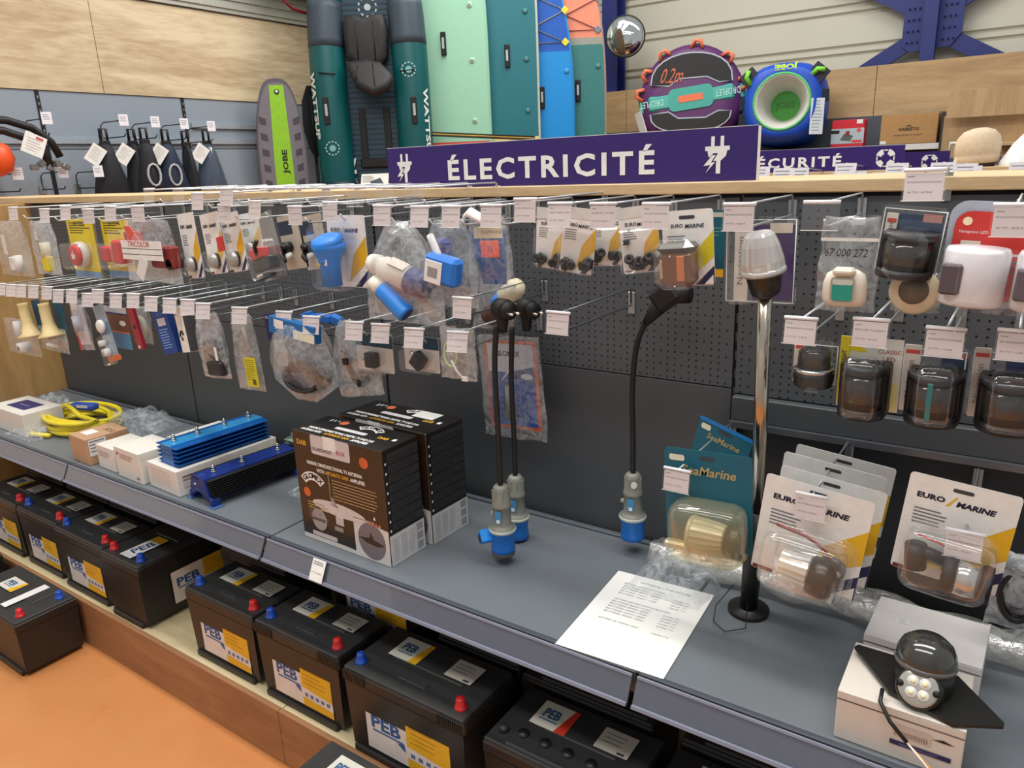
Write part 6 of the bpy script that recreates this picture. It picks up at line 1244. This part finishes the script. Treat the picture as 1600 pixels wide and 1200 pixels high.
def pad(sgn,hw,h0,h1,mat,grow=0):
    P2=[]
    for i in range(13): a=R(180-15*i); P2.append(((hw+grow)*math.cos(a),sgn*(h0+(h1-h0+grow)*math.sin(a)**.8)))
    notch=[(hw*.7,sgn*(h0-grow)),(hw*.38,sgn*(h0+.055-grow)),(-hw*.3,sgn*(h0+.05-grow)),(-hw*.55,sgn*(h0-.01-grow))]
    return P2+notch
m.shape(pad(1,rad*.74,.13,rad*.80,None,.012),yf-.001,P(170,180,190)); m.shape(pad(1,rad*.74,.13,rad*.80,None),yf-.003,P(34,32,33,.7)); m.shape(pad(-1,rad*.74,.13,rad*.62,None,.012),yf-.001,P(170,180,190)); m.shape(pad(-1,rad*.74,.13,rad*.62,None),yf-.003,P(34,32,33,.7)); m.obj('black_pads',t)
m=MB(); m.M=RY(-6); m.box(-rad*.995,-.15,-.075,rad*.995,-.06,.075,P(70,170,156,.5),.02); m.box(-rad*.8,-.199,-.07,rad*.8,-.12,.07,P(70,170,156,.5),.02); m.rrect(-.2,-.1,.2,.1,.05,-.2,P(60,160,146)); m.rrect(-.11,-.03,.11,.03,.01,-.203,P(226,110,70)); m.text('DROPLET',-.36,0,-.202,P(180,226,216),w=.22,h=.06,rot=180); m.text('DROPLET',.33,0,-.202,P(180,226,216),w=.22,h=.06,rot=180); m.obj('teal_band',t)
m=MB(); m.text('0.2m',-rad*.35,rad*.42,yf-.005,P(200,96,56),w=.2,h=.13,shear=.3); m.obj('orange_script',t)
for a in (8,42,80,118,146,168):
    m=MB(); r_=rad*.93; m.M=T(r_*math.cos(R(a+5)),-.13,r_*math.sin(R(a+5)))@RY(-(a+5)+90)@RX(-20); m.box(-.05,-.01,-.035,.05,.0,.04,P(50,24,50),.006); m.tube([(-.05,-.02,-.02),(-.02,-.06,.03),(.03,-.06,.03),(.05,-.02,-.02)],.018,P(244,126,92,.5),8); m.obj('handle',t)
m=MB(); m.M=T(-rad*.93,-.11,-rad*.42)@RY(-18)@RZ(-45); m.box(-.05,-.01,-.12,.05,.0,.12,PAPER,.003); m.obj('care_label',t)
# blue towable
Yb=7.25; c_=aty(1232,163,Yb); rb=abs(aty(1300,150,Yb).x-aty(1164,150,Yb).x)/2*.9
t=thing('towable_ring','blue towable ring with white inner bowl and green floor','towable ring',(c_.x,Yb,c_.z-.02),facing(1232)*.6,None,-4)
BT=P(10,74,186,.45,var=.12,scale=8); n=36; m=MB();V=[];Fs=[]
prof_=[(1.0,.22,.96),(1.06,.05,1.02),(1.03,-.16,1.0),(.93,-.30,.93),(.8,-.36,.8),(.66,-.345,.66)]
for s_,dy,k_ in prof_:
    for i in range(n):
        a=2*math.pi*i/n; sq=(abs(math.cos(a))**4+abs(math.sin(a))**4)**(-.25)*.97; V.append((rb*s_*math.cos(a)*(.45+.55*sq if s_>.75 else 1)-.02,dy,rb*s_*math.sin(a)*(.45+.55*sq if s_>.75 else 1)))
for j in range(len(prof_)-1):
    for i in range(n): q=(i+1)%n; Fs.append((j*n+i,j*n+q,(j+1)*n+q,(j+1)*n+i))
Fs.append(tuple(range(n))); m.add(V,Fs,BT,True); m.obj('cover',t)
m=MB(); m.lathe([(rb*.67,.345),(rb*.64,.36),(rb*.60,.33),(rb*.45,.16),(rb*.36,.05)],P(206,206,196,.6,var=.08),32,T(-.02,0,0)@RX(90),ends=False); m.obj('white_bowl',t)
m=MB(); m.tube([(-.02+rb*.67*math.cos(a*math.pi/16),-.352,rb*.67*math.sin(a*math.pi/16)) for a in range(32)],.012,P(90,190,110),6,closed=True); m.obj('green_piping',t)
m=MB(); m.disc(-.02,-.0,rb*.4,rb*.4,-.055,P(60,150,40,.5),24); m.text('JOBE',-.02,0,-.058,P(40,120,40),w=rb*.5,bold=.03); m.obj('green_floor',t)
m=MB(); m.M=T(0,-.355,rb*.83)@RX(-8); m.text('JOBE',.0,0,0,P(190,226,40),w=rb*.55,h=.06,bold=.05,rot=180); m.obj('lettering',t)
for sx,zz in((-1,.62),(1,.62)):
    m=MB(); m.M=T(sx*rb*.80-.02,-.31,rb*zz)@RY(sx*40); m.box(-.07,-.01,-.07,.07,0,.07,P(24,28,40),.01); m.tube([(-.03,-.02,-.05),(-.02,-.05,.02),(.03,-.05,.05)],.02,P(130,220,60),8); m.obj('handle',t)
for sx,zz in((-1,.02),(-1,-.35),(1,.12)):
    m=MB(); m.M=T(sx*rb*.84-.02,-.285,rb*zz)@RZ(-sx*-30); m.box(-.09,-.01,-.05,.09,0,.05,P(30,36,50),.01); m.obj('dark_patch',t)
m=MB(); m.M=T(rb*.78,-.33,-rb*.35)@RZ(22); m.box(-.055,-.012,-.16,.055,-.005,.13,P(214,222,226),.002); m.lines(-.04,.11,.04,10,.026,.005,-.014,P(150,160,170)); m.obj('care_label',t)
# red package, cardboard box
x,z,w,h=ext(1299,187,1350,229,7.12)
t=thing('red_package','red packaged item with a boat picture beside the blue towable ring','package',(x,7.12,rz_+.002)); m=MB(); m.box(-w/2,0,0,w/2,.12,h,P(206,36,52,.4),.004); m.rect(-w/2,h*.12,w*.5,h*.68,-.001,P(176,186,196)); m.shape([(-w*.22,h*.25),(w*.1,h*.2),(w*.18,h*.4),(-w*.1,h*.5)],-.002,P(90,94,90)); m.rect(-w*.05,h*.4,w*.06,h*.58,-.003,P(130,40,40)); m.rect(-w/2,h*.5,-w*.25,h*.62,-.002,DBLK); m.disc(w*.34,h*.6,w*.07,h*.07,-.002,P(216,80,80)); m.rect(w*.26,h*.84,w*.44,h*.99,-.002,WHITE); m.rect(w*.15,h*.15,w*.45,h*.24,-.002,P(216,60,50)); m.obj('packet',t)
x,z,w,h=ext(1376,178,1465,225,7.1)
t=thing('cardboard_box','brown cardboard box with dark print on the rear rack','box',(x,7.1,rz_+.002)); m=MB(); m.box(-w/2,0,0,w/2,.4,h,P(176,134,84,.7),.004); m.text('GABESTO',-.0,h*.5,-.002,P(70,50,36),w=w*.36,h=h*.1,bold=.03); m.shape([(-.03,h*.58),(0,h*.64),(.03,h*.58),(0,h*.6)],-.002,P(70,50,36)); m.text('MARINE PRODUCTS & SAFETY',0,h*.3,-.002,P(70,50,36),w=w*.5,h=h*.05); m.rect(-w*.49,.005,-w*.38,h*.13,-.003,PAPER); m.obj('carton',t)
# wooden cabinet right
YC_=6.0
x0=aty(1480,170,YC_).x; zt2=aty(1480,143,YC_).z; zl=aty(1480,185,YC_).z
t=thing('wooden_display_unit','tall oak veneer display unit with a lower recess at the right, behind the beanie','display unit',(0,0,0))
WV=wood('oak_vertical',(176,140,98),(206,174,128),3.2,1,.4,3)
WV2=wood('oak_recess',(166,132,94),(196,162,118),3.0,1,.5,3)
m=MB(); m.box(x0,YC_,zl,.9,YC_+.03,zt2,WV); m.obj('fascia',t)
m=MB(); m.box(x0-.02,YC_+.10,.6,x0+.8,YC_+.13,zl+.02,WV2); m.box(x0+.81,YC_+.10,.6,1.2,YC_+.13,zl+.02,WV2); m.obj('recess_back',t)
zs_=aty(1580,222,YC_+.02).z; MB().box(aty(1560,222,YC_).x,YC_-.1,zs_-.02,1.2,YC_+.10,zs_,OAK,.002).obj('shelf',t)
x,z,w,h=ext(1484,220,1530,246,5.0)
t=thing('wire_basket','white framed clear tray left of the beanie','tray',(x,5.0,z)); m=MB(); m.rrect(-w/2,-h,w/2,0,.015,0,BLIS,.01); m.tube([(-w/2,0,-h),(-w/2,0,-.01),(w/2,0,-.01),(w/2,0,-h)],.008,P(226,226,220),6); m.box(-w*.2,-.006,-.04,w*.3,-.004,-.01,WHITE); m.obj('frame',t)
MB().box(x-.7,4.98,.3,x+.9,5.6,z-h-.001,P(90,94,100)).obj('stacking_block',None,('low grey counter behind the rear gondola at the right','counter'))
# mannequin head with beanie
p=aty(1540,228,3.72)
t=thing('mannequin_head','dark mannequin head wearing a cream knitted beanie','mannequin head',(p.x*3.95/3.72-.03,3.98,p.z-.01),10); t.scale=(.82,.82,.82)
BN=P(214,192,162,.85,var=.06,scale=60,bump=.6); m=MB(); V=[];Fs=[];n=28
prof_=[(.092,-.075),(.104,-.07),(.106,-.04),(.104,-.028),(.108,-.022),(.108,.02),(.098,.06),(.07,.092),(.03,.105),(.0,.107)]
for r_,z_ in prof_:
    for i in range(n): a=2*math.pi*i/n; f_=1+.025*math.sin(a*5)*max(0,z_*10); V.append((r_*math.cos(a)*f_,r_*math.sin(a)*f_*1.05,z_+r_*.06*math.cos(a)))
for j in range(len(prof_)-1):
    for i in range(n): q=(i+1)%n; Fs.append((j*n+i,j*n+q,(j+1)*n+q,(j+1)*n+i))
m.add(V,Fs,BN,True); m.obj('beanie',t)
m=MB(); V=[];Fs=[]; prof_=[(.06,-.2),(.055,-.15),(.07,-.12),(.088,-.09),(.095,-.05)]
m.lathe(prof_,P(52,20,30,.4),24); m.box(-.11,-.03,-.11,-.08,.0,-.07,P(52,20,30,.4),.01); m.lathe([(.09,-.22),(.08,-.2)],P(52,20,30,.4),20); m.obj('head',t)
m=MB(); m.M=T(-.10,-.03,-.07)@RY(28); m.box(-.014,-.012,-.05,.0,-.01,.03,WHITE); m.obj('paper_label',t)
p=aty(1596,236,3.6); t=thing('cloth_hat','white cloth hat cut by the right edge, beside the beanie','hat',(p.x+.02,3.95,p.z)); m=MB(); m.lathe([(.11,-.08),(.10,-.04),(.06,.03),(.01,.09)],P(236,236,234,.8,bump=.3),22); m.obj('cloth',t)
# rear gondola hooks
for i,(px,py,w_,l) in enumerate(((1190,268,26,'leftmost, beside the big sign'),(1225,270,30,'second, below the letter C'),(1252,270,22,'upright in front of the letter R'),(1322,263,28,'in front of the letter T'),(1328,276,44,'lying flat over the wooden cap below the letter E'),(1388,277,40,'lying low left of the tallest tag'),(1402,263,28,'left of the tallest tag'),(1474,262,30,'just right of the tallest tag'),(1500,268,50,'wide one below the beanie tray'),(1510,264,26,'below the cream beanie'),(1594,262,24,'at the right edge'))):
    Yh=3.45; p=aty(px,py,Yh)
    t=thing('rear_display_hook','rear gondola hook with white tag, '+l,'hook',(p.x,Y2,p.z-.0)); L=Y2-Yh; m=MB(); m.tube([(0,0,0),(0,-L,.02)],.003,WIRE,6); m.tube([(0,0,-.05),(0,-L+.04,-.05),(0,-L+.02,-.03)],.003,WIRED,6); m.obj('wire',t)
    ww=w_/1167*3.4/2; m=MB(); m.M=T(0,-L-.002,.02)@RX(-8); m.box(-ww,-.002,-.045,ww,0,.0,P(224,222,228) if w_<40 else P(214,222,232)); m.lines(-ww*.8,-.012,ww*.8,2,.014,.003,-.0026,GREYT); m.obj('price_tag',t)
# small far sign
x,z,w,h=ext(1412,237,1468,270,4.9)
t=thing('aisle_sign','small purple sign with a lifebuoy symbol behind the larger lifebuoy sign','sign',(x,4.9,z-h)); m=MB()
for sx in(-.5,.7): m.box(w*sx,.002,-(z-h),w*sx+.02,.012,0,P(90,94,100))
m.obj('post',t); m=MB(); m.box(-w*.5,0,0,w*.75,.012,h,PUR); m.obj('board',t); m=MB(); lifering(m,w*.22,h*.5,h*.38,-.001); m.obj('lifebuoy_symbol',t)
